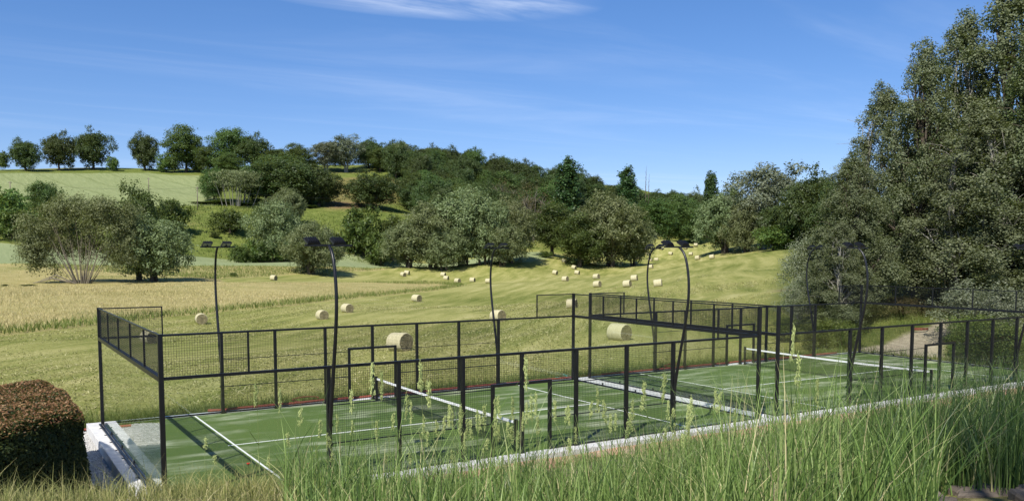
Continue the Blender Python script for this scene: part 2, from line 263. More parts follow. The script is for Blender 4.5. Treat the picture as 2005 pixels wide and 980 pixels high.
WOOD = [(146.9, 276.0, 11.6, 10.2, 'ash'), (214.5, 293.5, 15.9, 10.3, 'ash'), (181.5, 357.6, 11.9, 13.8, 'oak'), (236.6, 284.5, 16.1, 12.1, 'oak'), (176.7, 266.7, 10.7, 12.4, 'oak'), (165.9, 326.2, 15.3, 10.3, 'oak'), (225.7, 342.2, 14.3, 12.1, 'oak'), (284.2, 322.4, 16.2, 12.1, 'oak'), (180.4, 317.0, 15.6, 12.5, 'oak'), (214.1, 342.0, 15.4, 10.4, 'oak'), (212.1, 328.6, 13.2, 13.1, 'oak'), (334.1, 330.2, 11.8, 11.5, 'willow'), (216.2, 303.1, 13.9, 13.6, 'oak'), (199.5, 279.0, 12.1, 12.5, 'ash'), (164.0, 298.9, 14.7, 13.5, 'ash'), (187.7, 293.3, 14.1, 12.8, 'oak'), (226.9, 321.2, 12.9, 14.1, 'oak'), (254.7, 332.4, 14.8, 10.2, 'oak'), (236.2, 325.0, 15.5, 11.0, 'ash'), (143.9, 238.7, 12.1, 11.4, 'willow'), (178.8, 247.4, 11.7, 13.0, 'oak'), (145.9, 249.6, 14.5, 11.3, 'ash'), (205.9, 273.3, 10.8, 13.8, 'oak'), (219.3, 323.3, 15.1, 12.7, 'oak'), (204.3, 346.2, 15.5, 10.6, 'ash'), (231.4, 347.6, 13.3, 13.0, 'oak'), (234.1, 310.2, 14.4, 13.8, 'oak'), (248.5, 293.3, 16.5, 13.5, 'ash'), (246.5, 322.0, 11.7, 11.6, 'ash'), (194.8, 285.6, 16.1, 11.6, 'willow'), (139.4, 254.3, 12.5, 10.7, 'oak'), (179.0, 281.5, 14.5, 11.9, 'ash'), (200.5, 314.6, 12.3, 13.4, 'oak'), (232.6, 276.8, 15.7, 11.5, 'oak'), (148.1, 259.1, 14.6, 12.9, 'ash'), (181.9, 224.9, 10.6, 11.3, 'oak'), (244.3, 285.4, 15.1, 13.2, 'oak'), (158.7, 280.2, 14.5, 13.5, 'ash'), (150.3, 298.4, 12.1, 10.7, 'oak'), (221.0, 276.5, 15.8, 10.7, 'oak'), (247.4, 311.5, 10.9, 12.3, 'willow'), (249.4, 343.1, 14.0, 10.3, 'oak'), (187.9, 265.4, 13.4, 14.3, 'oak'), (172.4, 348.5, 12.7, 12.8, 'oak'), (184.8, 346.4, 13.2, 12.3, 'ash'), (188.9, 308.0, 15.6, 10.1, 'oak'), (297.5, 321.2, 13.5, 14.1, 'oak'), (240.3, 332.4, 16.4, 13.5, 'oak'), (198.5, 304.2, 10.5, 14.4, 'oak'), (187.3, 239.5, 14.2, 10.0, 'ash'), (265.9, 307.7, 13.2, 11.3, 'oak'), (161.0, 271.3, 14.8, 12.5, 'oak'), (174.7, 367.3, 13.2, 14.0, 'oak'), (192.2, 332.4, 16.3, 14.1, 'oak'), (182.7, 299.6, 14.3, 13.1, 'oak'), (256.1, 301.4, 14.3, 12.3, 'oak'), (224.5, 353.5, 12.2, 11.2, 'ash'), (159.6, 291.0, 13.7, 11.8, 'willow'), (184.7, 328.2, 15.1, 11.8, 'oak'), (197.1, 246.5, 11.6, 13.6, 'oak'), (225.7, 286.1, 14.2, 13.7, 'willow'), (206.0, 292.2, 15.0, 10.1, 'oak'), (156.2, 252.8, 11.2, 11.7, 'oak'), (162.1, 361.4, 10.6, 12.6, 'ash'), (164.8, 347.7, 10.9, 12.2, 'oak'), (152.0, 226.2, 11.8, 12.3, 'oak'), (162.4, 314.0, 11.2, 11.1, 'ash'), (167.4, 279.5, 16.3, 11.3, 'oak'), (157.7, 240.8, 15.2, 13.3, 'oak'), (232.7, 300.8, 12.1, 11.7, 'oak'), (206.4, 307.6, 14.8, 11.9, 'oak'), (161.2, 222.1, 15.9, 13.7, 'ash'), (302.9, 326.8, 9.5, 14.3, 'oak'), (190.4, 257.1, 14.9, 13.5, 'oak'), (158.2, 232.4, 11.2, 13.8, 'oak'), (141.6, 269.6, 12.5, 12.8, 'oak'), (226.5, 263.7, 14.8, 12.1, 'willow'), (232.2, 291.0, 12.2, 11.3, 'ash'), (209.7, 282.9, 12.1, 14.3, 'oak'), (212.9, 269.6, 16.4, 13.3, 'oak'), (292.6, 313.6, 16.4, 10.4, 'oak'), (206.1, 321.1, 16.2, 12.6, 'ash'), (239.5, 347.1, 12.9, 10.3, 'oak'), (176.1, 310.2, 11.6, 11.7, 'ash'), (174.4, 289.9, 14.1, 10.3, 'oak'), (173.0, 226.4, 14.0, 12.2, 'oak'), (172.2, 320.8, 10.6, 12.6, 'oak'), (318.4, 319.2, 12.9, 11.0, 'oak'), (301.8, 314.2, 15.9, 11.5, 'oak'), (170.7, 303.2, 12.2, 13.4, 'ash'), (177.8, 339.9, 13.9, 11.6, 'oak'), (200.0, 358.3, 11.7, 10.1, 'oak'), (312.4, 324.1, 11.8, 14.4, 'oak'), (174.0, 255.9, 13.3, 13.0, 'oak'), (188.1, 277.1, 11.6, 14.1, 'willow'), (256.6, 319.5, 12.8, 12.7, 'oak'), (195.5, 236.9, 14.5, 10.6, 'oak'), (169.7, 244.9, 11.8, 10.4, 'ash'), (215.9, 313.1, 14.4, 10.7, 'oak'), (167.8, 335.4, 12.1, 11.1, 'oak'), (220.2, 331.3, 12.7, 14.3, 'oak'), (261.2, 341.3, 13.6, 14.5, 'oak'), (222.7, 296.0, 13.1, 11.7, 'oak'), (171.4, 359.8, 13.6, 11.6, 'willow'), (168.4, 266.2, 13.5, 10.1, 'ash'), (177.1, 329.5, 11.2, 12.3, 'oak'), (144.5, 284.0, 11.7, 14.3, 'oak'), (155.2, 306.0, 11.1, 12.3, 'ash'), (205.2, 247.1, 15.8, 11.7, 'willow'), (164.7, 371.6, 11.9, 13.9, 'oak'), (190.7, 362.1, 12.5, 11.3, 'oak'), (277.9, 310.8, 13.9, 14.2, 'oak'), (257.6, 311.8, 12.0, 12.9, 'oak'), (241.4, 297.6, 10.8, 13.5, 'oak'), (224.5, 311.2, 12.6, 13.9, 'oak'), (216.8, 351.5, 11.0, 12.5, 'oak'), (193.6, 320.0, 10.7, 12.3, 'oak'), (173.1, 216.2, 14.6, 13.3, 'oak'), (197.7, 262.6, 16.1, 10.8, 'oak'), (204.9, 259.4, 11.2, 14.3, 'oak'), (310.4, 314.9, 13.4, 11.6, 'oak'), (211.3, 255.2, 15.8, 13.6, 'oak'), (287.3, 330.9, 11.6, 13.0, 'oak'), (191.9, 349.4, 14.6, 12.4, 'oak'), (278.0, 331.5, 10.5, 14.2, 'oak'), (265.0, 331.6, 13.3, 13.2, 'oak'), (199.6, 326.1, 13.4, 10.3, 'ash'), (146.0, 292.0, 15.3, 11.9, 'ash'), (187.7, 247.2, 16.3, 14.3, 'oak'), (269.7, 324.7, 11.4, 10.3, 'oak'), (162.3, 247.4, 13.7, 10.1, 'oak'), (232.6, 335.1, 12.2, 11.4, 'oak'), (205.2, 337.9, 11.4, 13.0, 'oak'), (152.3, 269.2, 12.5, 13.0, 'oak'), (193.2, 271.1, 14.4, 14.4, 'oak'), (324.7, 326.2, 11.1, 13.4, 'oak'), (180.0, 236.9, 11.4, 10.1, 'ash'), (139.4, 262.0, 15.7, 12.3, 'oak'), (195.4, 294.5, 11.6, 14.0, 'oak'), (207.1, 354.7, 13.9, 10.4, 'oak'), (160.0, 260.8, 13.3, 13.0, 'oak'), (195.7, 341.3, 11.3, 14.1, 'oak'), (166.1, 232.4, 10.5, 10.7, 'ash'), (214.5, 262.1, 11.0, 14.3, 'oak'), (247.4, 302.4, 12.5, 10.2, 'oak'), (271.6, 317.2, 13.7, 12.5, 'oak'), (165.1, 254.7, 14.3, 12.1, 'oak'), (269.3, 338.5, 12.3, 11.5, 'oak'), (181.6, 256.3, 16.2, 13.6, 'ash'), (186.0, 337.7, 12.4, 12.3, 'oak'), (152.3, 287.1, 16.2, 12.6, 'ash'), (197.8, 254.7, 11.3, 11.8, 'oak'), (188.3, 229.5, 14.8, 13.9, 'ash'), (150.0, 233.7, 13.3, 12.3, 'oak'), (167.2, 287.3, 11.1, 11.3, 'oak'), (240.6, 317.1, 11.5, 10.1, 'oak'), (173.7, 274.7, 11.1, 10.4, 'oak'), (186.8, 285.4, 13.3, 13.4, 'oak'), (260.4, 294.9, 14.1, 13.6, 'oak'), (217.4, 286.1, 14.1, 12.4, 'oak'), (284.7, 314.1, 11.6, 10.2, 'oak'), (181.7, 272.7, 15.3, 13.0, 'oak'), (207.3, 299.8, 12.6, 13.6, 'oak'), (160.9, 340.5, 16.1, 12.1, 'oak'), (240.8, 306.4, 13.8, 13.4, 'oak'), (240.7, 277.4, 12.9, 12.5, 'oak')]
BALES = [(100.3, 178.3, False), (98.8, 173.8, False), (98.6, 167.4, False), (102.4, 166.6, False), (103.2, 160.3, False), (57.5, 105.2, True), (143.0, 184.5, False), (152.8, 186.3, False), (141.8, 178.0, False), (128.9, 168.8, False), (137.7, 170.9, False), (106.5, 132.7, False), (115.7, 133.6, False), (93.5, 104.4, False), (87.5, 88.6, True), (106.5, 109.5, False), (85.0, 78.3, True), (171.8, 187.0, False), (182.1, 197.7, False), (206.1, 223.0, False), (205.2, 219.9, False), (183.3, 193.3, False), (186.1, 193.6, False), (155.8, 161.4, False), (212.6, 221.1, False), (212.8, 216.2, False), (221.1, 217.3, False), (226.8, 217.9, False), (217.1, 210.3, False), (162.7, 150.4, False), (159.1, 141.5, False), (90.0, 180.5, False), (92.0, 182.5, False), (50.1, 158.0, False), (17.7, 76.7, True), (9.0, 56.3, True), (30.0, 72.6, True), (36.1, 80.6, True), (19.2, 28.1, True), (42.5, 54.8, True), (58.3, 63.6, True), (32.7, 22.9, True)]
POLES = [(7.9, 282.8, 7.5), (53.0, 318.3, 5.7), (61.0, 277.1, 7.3), (121.3, 270.4, 4.7)]
STALKS = [(-1.78, -15.11, 0.94, 0.06, -2.2), (-1.34, -14.0, 1.02, 0.06, -0.58), (-1.01, -13.68, 1.02, 0.11, 0.93), (-1.47, -16.66, 1.01, 0.14, 1.1), (-0.82, -15.58, 1.11, 0.12, -2.89), (-0.63, -15.8, 1.17, 0.14, 1.52), (-0.92, -16.6, 1.01, 0.09, 2.28), (-0.78, -13.77, 0.8, 0.06, -1.25), (-0.91, -15.09, 0.73, 0.07, 2.83), (-0.65, -13.33, 0.81, 0.17, -2.44), (-1.56, -14.94, 0.53, 0.07, -1.04), (-1.96, -13.92, 0.52, 0.11, 1.19), (-2.04, -15.16, 0.35, 0.12, 2.38), (-1.06, -15.28, 0.9, 0.12, 1.22), (-0.15, -16.18, 0.88, 0.06, 2.56), (-0.38, -15.9, 0.85, 0.11, 1.98), (0.4, -14.9, 0.88, 0.13, 1.44), (-0.09, -16.59, 0.95, 0.12, 1.46), (0.34, -16.33, 0.94, 0.08, 2.72), (0.2, -16.07, 1.24, 0.13, 1.39), (0.77, -15.66, 0.9, 0.12, 0.41), (1.09, -15.91, 1.03, 0.15, -2.73), (0.69, -17.02, 1.05, 0.08, 2.73), (2.0, -15.2, 1.04, 0.14, -2.26), (0.7, -17.01, 1.16, 0.14, -1.8), (0.67, -17.29, 0.84, 0.17, 0.28), (1.11, -17.16, 0.97, 0.16, 0.19), (0.95, -17.01, 0.81, 0.06, 1.56), (1.94, -17.31, 1.47, 0.03, 2.01), (1.02, -18.13, 1.14, 0.14, 0.96), (2.24, -17.04, 0.9, 0.08, -2.84), (1.51, -17.91, 1.01, 0.08, -3.04), (3.45, -17.01, 0.69, 0.16, 1.26), (1.66, -16.99, 0.8, 0.13, -2.8), (1.81, -15.05, 0.92, 0.09, -2.09), (1.43, -15.66, 0.76, 0.14, -1.5), (-0.75, -15.14, 0.8, 0.14, 0.25), (-0.76, -15.46, 0.94, 0.17, -1.39), (-0.23, -15.21, 0.83, 0.03, -2.49), (0.65, -14.12, 0.84, 0.05, 1.33), (0.33, -15.44, 0.74, 0.09, -1.58), (-1.37, -13.62, 0.43, 0.16, 0.77), (-0.73, -13.55, 0.78, 0.14, -2.2), (-0.15, -15.44, 0.82, 0.14, -1.54), (0.46, -16.79, 0.96, 0.11, -2.82), (2.13, -15.57, 0.9, 0.08, 0.71), (-0.38, -16.26, 0.92, 0.15, -2.05), (1.28, -16.71, 0.58, 0.11, 0.89), (1.2, -15.34, 0.89, 0.1, 1.93), (1.57, -16.2, 0.68, 0.08, 0.12), (-0.6, -16.12, 0.56, 0.1, -1.88), (0.94, -14.88, 0.89, 0.06, 2.01), (0.6, -15.57, 0.99, 0.12, 1.21), (0.37, -14.37, 0.95, 0.07, 0.11), (-0.14, -16.37, 0.73, 0.07, -2.01), (1.52, -16.52, 0.69, 0.03, -2.53), (0.86, -14.25, 1.06, 0.1, 2.57), (-0.4, -15.45, 0.81, 0.08, 2.81), (2.19, -15.69, 0.63, 0.11, -0.07), (-0.84, -14.26, 0.48, 0.06, 1.66), (-0.72, -15.1, 0.48, 0.09, -1.6), (-1.56, -15.71, 0.62, 0.08, -1.05), (-0.2, -16.06, 0.63, 0.03, 1.81), (1.76, -15.35, 0.8, 0.1, 1.76), (-0.4, -15.89, 0.75, 0.1, -0.31), (0.33, -15.43, 0.75, 0.09, -2.78), (-0.66, -14.0, 0.99, 0.06, -2.9), (0.17, -15.38, 0.99, 0.1, -1.35), (1.39, -15.15, 1.0, 0.12, 0.04), (0.33, -15.18, 1.0, 0.06, -0.48), (2.0, -15.08, 0.93, 0.06, -1.38), (1.94, -16.36, 0.96, 0.06, 0.21), (-0.35, -15.32, 0.82, 0.16, 0.31), (1.24, -15.01, 0.59, 0.11, -0.01), (1.57, -16.28, 0.67, 0.1, -3.14), (0.5, -15.63, 0.89, 0.09, 1.68), (0.29, -14.41, 1.05, 0.14, 0.06), (1.13, -16.92, 0.9, 0.11, 0.62), (0.05, -13.9, 0.7, 0.05, -0.9), (1.83, -17.4, 0.85, 0.03, 0.64), (0.64, -17.05, 0.67, 0.06, -2.35), (2.62, -15.92, 0.7, 0.1, -2.97), (0.51, -15.08, 0.8, 0.06, 2.13), (0.57, -15.53, 0.81, 0.05, -1.46), (-0.02, -15.27, 0.94, 0.11, -2.17), (-0.07, -14.69, 0.72, 0.01, 1.53), (-0.73, -14.02, 0.77, 0.14, -2.4), (0.63, -16.07, 0.68, 0.03, -1.95), (-0.06, -14.3, 1.09, 0.1, 1.17), (1.49, -15.33, 0.8, 0.09, -0.66), (0.76, -13.84, 1.25, 0.16, -2.82), (-0.16, -16.07, 0.72, 0.16, 0.31), (-0.45, -13.95, 0.66, 0.19, -2.64), (0.46, -15.46, 0.99, 0.11, -2.69), (-1.1, -15.9, 0.68, 0.08, -2.08), (0.59, -16.04, 0.56, 0.14, 0.93)]


# ------------------------------------------------------------------ helpers
def tag(o, label=None, cat=None, group=None, kind=None):
    if label: o['label'] = label
    if cat: o['category'] = cat
    if group: o['group'] = group
    if kind: o['kind'] = kind
    return o

def link(o, parent=None):
    COL.objects.link(o)
    if parent is not None: o.parent = parent
    return o

def empty(name, loc=(0, 0, 0), rz=0.0, parent=None):
    o = bpy.data.objects.new(name, None)
    o.empty_display_size = 0.3
    o.location = loc
    o.rotation_euler = (0, 0, rz)
    return link(o, parent)

def obj(name, mesh, parent=None, loc=(0, 0, 0), rot=(0, 0, 0)):
    o = bpy.data.objects.new(name, mesh)
    o.location = loc
    o.rotation_euler = rot
    return link(o, parent)

def quads_mesh(name, V, F, mat, tint=None, smooth=False):
    """fast mesh from an (n,3) array and an (m,4) index array"""
    V = np.ascontiguousarray(V, dtype=np.float32); F = np.ascontiguousarray(F, dtype=np.int32)
    k = F.shape[1]
    me = bpy.data.meshes.new(name)
    me.vertices.add(len(V)); me.loops.add(F.size); me.polygons.add(len(F))
    me.vertices.foreach_set('co', V.ravel())
    me.loops.foreach_set('vertex_index', F.ravel())
    me.polygons.foreach_set('loop_start', np.arange(0, F.size, k, dtype=np.int32))
    if smooth:
        me.polygons.foreach_set('use_smooth', np.ones(len(F), dtype=bool))
    if tint is not None:
        a = me.attributes.new('tint', 'FLOAT', 'FACE')
        a.data.foreach_set('value', np.ascontiguousarray(tint, dtype=np.float32))
    me.update(calc_edges=True)
    me.materials.append(mat)
    return me

class MB:
    """collects boxes, tubes and loose faces into one mesh"""
    def __init__(s): s.v, s.f = [], []
    def box(s, x0, x1, y0, y1, z0, z1):
        b = len(s.v)
        s.v += [(x0, y0, z0), (x1, y0, z0), (x1, y1, z0), (x0, y1, z0), (x0, y0, z1), (x1, y0, z1), (x1, y1, z1), (x0, y1, z1)]
        s.f += [(b, b+3, b+2, b+1), (b+4, b+5, b+6, b+7), (b, b+1, b+5, b+4), (b+1, b+2, b+6, b+5), (b+2, b+3, b+7, b+6), (b+3, b, b+4, b+7)]
        return s
    def bevel_box(s, x0, x1, y0, y1, z0, z1, e=0.01):
        """box with its four top edges chamfered"""
        b = len(s.v)
        for z, k in ((z0, 0), (z1-e, 0), (z1, e)):
            s.v += [(x0+k, y0+k, z), (x1-k, y0+k, z), (x1-k, y1-k, z), (x0+k, y1-k, z)]
        s.f.append((b, b+3, b+2, b+1)); s.f.append((b+8, b+9, b+10, b+11))
        for l in (0, 4):
            for i in range(4):
                j = (i+1) % 4
                s.f.append((b+l+i, b+l+j, b+l+4+j, b+l+4+i))
        return s
    def tube(s, pts, rad, n=6, caps=True):
        b = len(s.v)
        pts = [Vector(p) for p in pts]
        m = len(pts)
        rads = rad if hasattr(rad, '__len__') else [rad]*m
        ref = None
        for i, p in enumerate(pts):
            d = (pts[min(i+1, m-1)] - pts[max(i-1, 0)])
            if d.length < 1e-9: d = Vector((0, 0, 1))
            d.normalize()
            if ref is None:
                ref = d.orthogonal().normalized()
            else:
                ref = (ref - d*ref.dot(d))
                ref = ref.normalized() if ref.length > 1e-6 else d.orthogonal().normalized()
            q = d.cross(ref)
            for k in range(n):
                a = 2*math.pi*k/n
                c = p + (ref*math.cos(a) + q*math.sin(a))*rads[i]
                s.v.append((c.x, c.y, c.z))
        for i in range(m-1):
            for k in range(n):
                k2 = (k+1) % n
                s.f.append((b+i*n+k, b+i*n+k2, b+(i+1)*n+k2, b+(i+1)*n+k))
        if caps:
            s.f.append(tuple(b+k for k in range(n))[::-1])
            s.f.append(tuple(b+(m-1)*n+k for k in range(n)))
        return s
    def mesh(s, name, mat, smooth=False):
        me = bpy.data.meshes.new(name)
        me.from_pydata(s.v, [], s.f)
        me.update()
        if smooth:
            me.polygons.foreach_set('use_smooth', np.ones(len(me.polygons), dtype=bool))
        me.materials.append(mat)
        return me
    def build(s, name, mat, parent=None, loc=(0, 0, 0), smooth=False, rot=(0, 0, 0)):
        return obj(name, s.mesh(name, mat, smooth), parent, loc, rot)

def copy_tree(o, parent=None):
    c = o.copy()
    link(c, parent)
    for ch in list(o.children):
        copy_tree(ch, c)
    return c

# ------------------------------------------------------------------ material helpers
def new_mat(name):
    m = bpy.data.materials.new(name); m.use_nodes = True
    nt = m.node_tree; nt.nodes.clear()
    out = nt.nodes.new('ShaderNodeOutputMaterial')
    return m, nt, out

class NT:
    def __init__(s, nt): s.nt, s.n, s.l = nt, nt.nodes, nt.links
    def put(s, inp, v):
        if isinstance(v, bpy.types.NodeSocket): s.l.new(v, inp)
        elif v is not None:
            if hasattr(v, '__len__') and len(v) == 3 and inp.type == 'RGBA': v = (*v, 1)
            inp.default_value = v
    def math(s, op, a, b=None, c=None):
        n = s.n.new('ShaderNodeMath'); n.operation = op
        for i, v in enumerate((a, b, c)):
            if v is not None: s.put(n.inputs[i], v)
        return n.outputs[0]
    def mix(s, f, a, b, mode='MIX'):
        n = s.n.new('ShaderNodeMix'); n.data_type = 'RGBA'; n.blend_type = mode
        s.put(n.inputs[0], f); s.put(n.inputs[6], a); s.put(n.inputs[7], b)
        return n.outputs[2]
    def ramp(s, f, stops):
        n = s.n.new('ShaderNodeValToRGB')
        e = n.color_ramp.elements
        while len(e) < len(stops): e.new(0.5)
        for i, (p, c) in enumerate(stops):
            e[i].position = p; e[i].color = (*c, 1)
        s.put(n.inputs[0], f)
        return n.outputs[0]
    def smooth(s, v, lo, hi, a=0.0, b=1.0):
        n = s.n.new('ShaderNodeMapRange'); n.interpolation_type = 'SMOOTHSTEP'
        s.put(n.inputs[0], v)
        for i, q in enumerate((lo, hi, a, b)): n.inputs[i+1].default_value = q
        return n.outputs[0]
    def attr(s, name):
        n = s.n.new('ShaderNodeAttribute'); n.attribute_name = name
        return n.outputs['Fac']
    def coord(s, which='Object'):
        return s.n.new('ShaderNodeTexCoord').outputs[which]
    def map(s, v, scale=(1, 1, 1), rot=(0, 0, 0), loc=(0, 0, 0)):
        n = s.n.new('ShaderNodeMapping')
        s.put(n.inputs[0], v)
        n.inputs['Scale'].default_value = scale; n.inputs['Rotation'].default_value = rot; n.inputs['Location'].default_value = loc
        return n.outputs[0]
    def noise(s, v, scale, detail=4, rough=0.55, dist=0.0):
        n = s.n.new('ShaderNodeTexNoise')
        s.put(n.inputs['Vector'], v)
        n.inputs['Scale'].default_value = scale; n.inputs['Detail'].default_value = detail
        n.inputs['Roughness'].default_value = rough; n.inputs['Distortion'].default_value = dist
        return n.outputs[0]
    def bump(s, h, strength=0.3, dist=0.05):
        n = s.n.new('ShaderNodeBump')
        n.inputs['Strength'].default_value = strength; n.inputs['Distance'].default_value = dist
        s.put(n.inputs['Height'], h)
        return n.outputs[0]
    def principled(s, color, rough=0.7, normal=None, spec=0.3, metal=0.0):
        n = s.n.new('ShaderNodeBsdfPrincipled')
        s.put(n.inputs['Base Color'], color); s.put(n.inputs['Roughness'], rough)
        s.put(n.inputs['Specular IOR Level'], spec); s.put(n.inputs['Metallic'], metal)
        if normal is not None: s.put(n.inputs['Normal'], normal)
        return n.outputs[0]

def simple_mat(name, col, rough=0.6, spec=0.3, metal=0.0, var=0.25, scale=6.0, bump=0.0, col2=None):
    m, nt, out = new_mat(name); t = NT(nt)
    c = t.coord()
    nz = t.noise(c, scale, 6, 0.6)
    c2 = col2 if col2 else tuple(x*(1-var) for x in col)
    colr = t.mix(t.smooth(nz, 0.3, 0.72), col, c2)
    nrm = t.bump(t.noise(c, scale*6, 5, 0.6), bump, 0.01) if bump else None
    nt.links.new(t.principled(colr, rough, nrm, spec, metal), out.inputs[0])
    return m

def leaf_mat(name, dark, mid, light, trans=0.32, rough=0.5, spec=0.25, objvar=0.25, back=None):
    """leaves: colour varies leaf by leaf and tree by tree; light passes through"""
    m, nt, out = new_mat(name); t = NT(nt)
    tint = t.attr('tint')
    col = t.ramp(tint, ((0.0, dark), (0.5, mid), (1.0, light)))
    oi = nt.nodes.new('ShaderNodeObjectInfo')
    hsv = nt.nodes.new('ShaderNodeHueSaturation')
    t.put(hsv.inputs['Hue'], t.math('MULTIPLY_ADD', oi.outputs['Random'], 0.045, 0.475))
    t.put(hsv.inputs['Value'], t.math('MULTIPLY_ADD', oi.outputs['Random'], objvar*2, 1-objvar))
    t.put(hsv.inputs['Color'], col)
    col = hsv.outputs[0]
    if back is not None:
        geo = nt.nodes.new('ShaderNodeNewGeometry')
        col = t.mix(t.math('MULTIPLY', geo.outputs['Backfacing'], 0.55), col, back)
    p = t.principled(col, rough, None, spec)
    tr = nt.nodes.new('ShaderNodeBsdfTranslucent')
    t.put(tr.inputs[0], t.mix(0.5, col, (0.30, 0.36, 0.06)))
    ms = nt.nodes.new('ShaderNodeMixShader'); ms.inputs[0].default_value = trans
    nt.links.new(p, ms.inputs[1]); nt.links.new(tr.outputs[0], ms.inputs[2])
    nt.links.new(ms.outputs[0], out.inputs[0])
    return m
# ------------------------------------------------------------------ terrain
CX = CTRL[:, :2]/100
def _solve():
    n = len(CX)
    K = np.linalg.norm(CX[:, None]-CX[None], axis=2)**3 + np.diag(CTRL[:, 3]*0.002)
    Pm = np.c_[np.ones(n), CX]
    M = np.block([[K, Pm], [Pm.T, np.zeros((3, 3))]])
    return np.linalg.solve(M, np.r_[CTRL[:, 2], 0, 0, 0])
CWT = _solve()
def smooth01(a, b, x):
    t = np.clip((x-a)/(b-a), 0, 1)
    return t*t*(3-2*t)
BS = [-60, -6, -3, -1.2, 0, 2, 5, 9, 12.5, 14]
BZ = [4.9, 4.55, 4.3, 4.08, 3.8, 2.95, 1.75, .5, .02, -.1]
def height(x, y):
    x = np.atleast_1d(np.asarray(x, float)); y = np.atleast_1d(np.asarray(y, float))
    z = np.empty(len(x))
    for i in range(0, len(x), 20000):
        q = np.stack([x[i:i+20000], y[i:i+20000]], -1)/100
        r = np.linalg.norm(q[:, None, :]-CX, axis=-1)
        z[i:i+20000] = (r**3)@CWT[:-3] + CWT[-3] + q@CWT[-2:]
    dx = np.maximum(np.maximum(-4-x, x-46.5), 0); dy = np.maximum(np.maximum(-3.2-y, y-12.2), 0)
    k = 1-smooth01(0, 5, np.hypot(dx, dy))
    z = z*(1-k) - .3*k
    s = (x+2)*.35 + (y+14)*.937
    zb = np.interp(s, BS, BZ) - .22*smooth01(-1.7, -.1, x)*(1-.75*smooth01(2.2, 5.5, x))*smooth01(-4.5, -1.5, s)
    kb = 1-smooth01(-5, -2.9, y)
    kb = kb*(1-smooth01(30, 44, x))*smooth01(-40, -14, x)
    return z*(1-kb) + np.maximum(z, zb)*kb
def hz(x, y): return float(height([x], [y])[0])

def axis(lo, hi, knots):
    """grid lines with a spacing that changes along the axis"""
    v = [lo]
    while v[-1] < hi:
        v.append(v[-1] + float(np.interp(v[-1], [k[0] for k in knots], [k[1] for k in knots])))
    return np.array(v)
gx = axis(-420, 950, ((-420, 14), (-120, 6), (-30, 1.8), (-14, .5), (30, .6), (60, 1.5), (170, 2.6), (300, 6), (950, 16)))
gy = axis(-70, 1150, ((-70, 8), (-24, .5), (0, .5), (20, 1.0), (60, 1.6), (260, 2.6), (460, 5), (1150, 18)))
GX, GY = np.meshgrid(gx, gy)
px, py = GX.ravel(), GY.ravel()
pz = height(px, py)
dist = np.hypot(px-CAM[0], py-CAM[1])
# natural unevenness away from the courts
def wav(x, y, k, ph): return np.sin(x*k+ph)*np.cos(y*k*1.13+ph*1.7)
und = wav(px, py, .11, .3)*.10 + wav(px+py*.4, py-px*.3, .27, 1.1)*.05
far = smooth01(30, 90, dist)
pz = pz + und*far + wav(px, py, .05, 2.)*.35*smooth01(240, 300, dist) + (wav(px, py, .9, .2)*.02 + wav(px, py, 2.3, 1.2)*.015)*(py < -3)

def poly_sdf(x, y, poly):
    """signed distance to a polygon, positive inside"""
    d = np.full(len(x), 1e9); inside = np.zeros(len(x), bool)
    for i in range(len(poly)):
        (x1, y1), (x2, y2) = poly[i-1], poly[i]
        ex, ey = x2-x1, y2-y1
        t = np.clip(((x-x1)*ex+(y-y1)*ey)/(ex*ex+ey*ey+1e-9), 0, 1)
        d = np.minimum(d, np.hypot(x-x1-t*ex, y-y1-t*ey))
        if y1 != y2:
            c = ((y1 > y) != (y2 > y)) & (x < (x2-x1)*(y-y1)/(y2-y1)+x1)
            inside ^= c
    return np.where(inside, d, -d)

nx, ny = len(gx), len(gy)
ii = np.arange(nx*ny).reshape(ny, nx)
TF = np.stack([ii[:-1, :-1], ii[:-1, 1:], ii[1:, 1:], ii[1:, :-1]], -1).reshape(-1, 4)

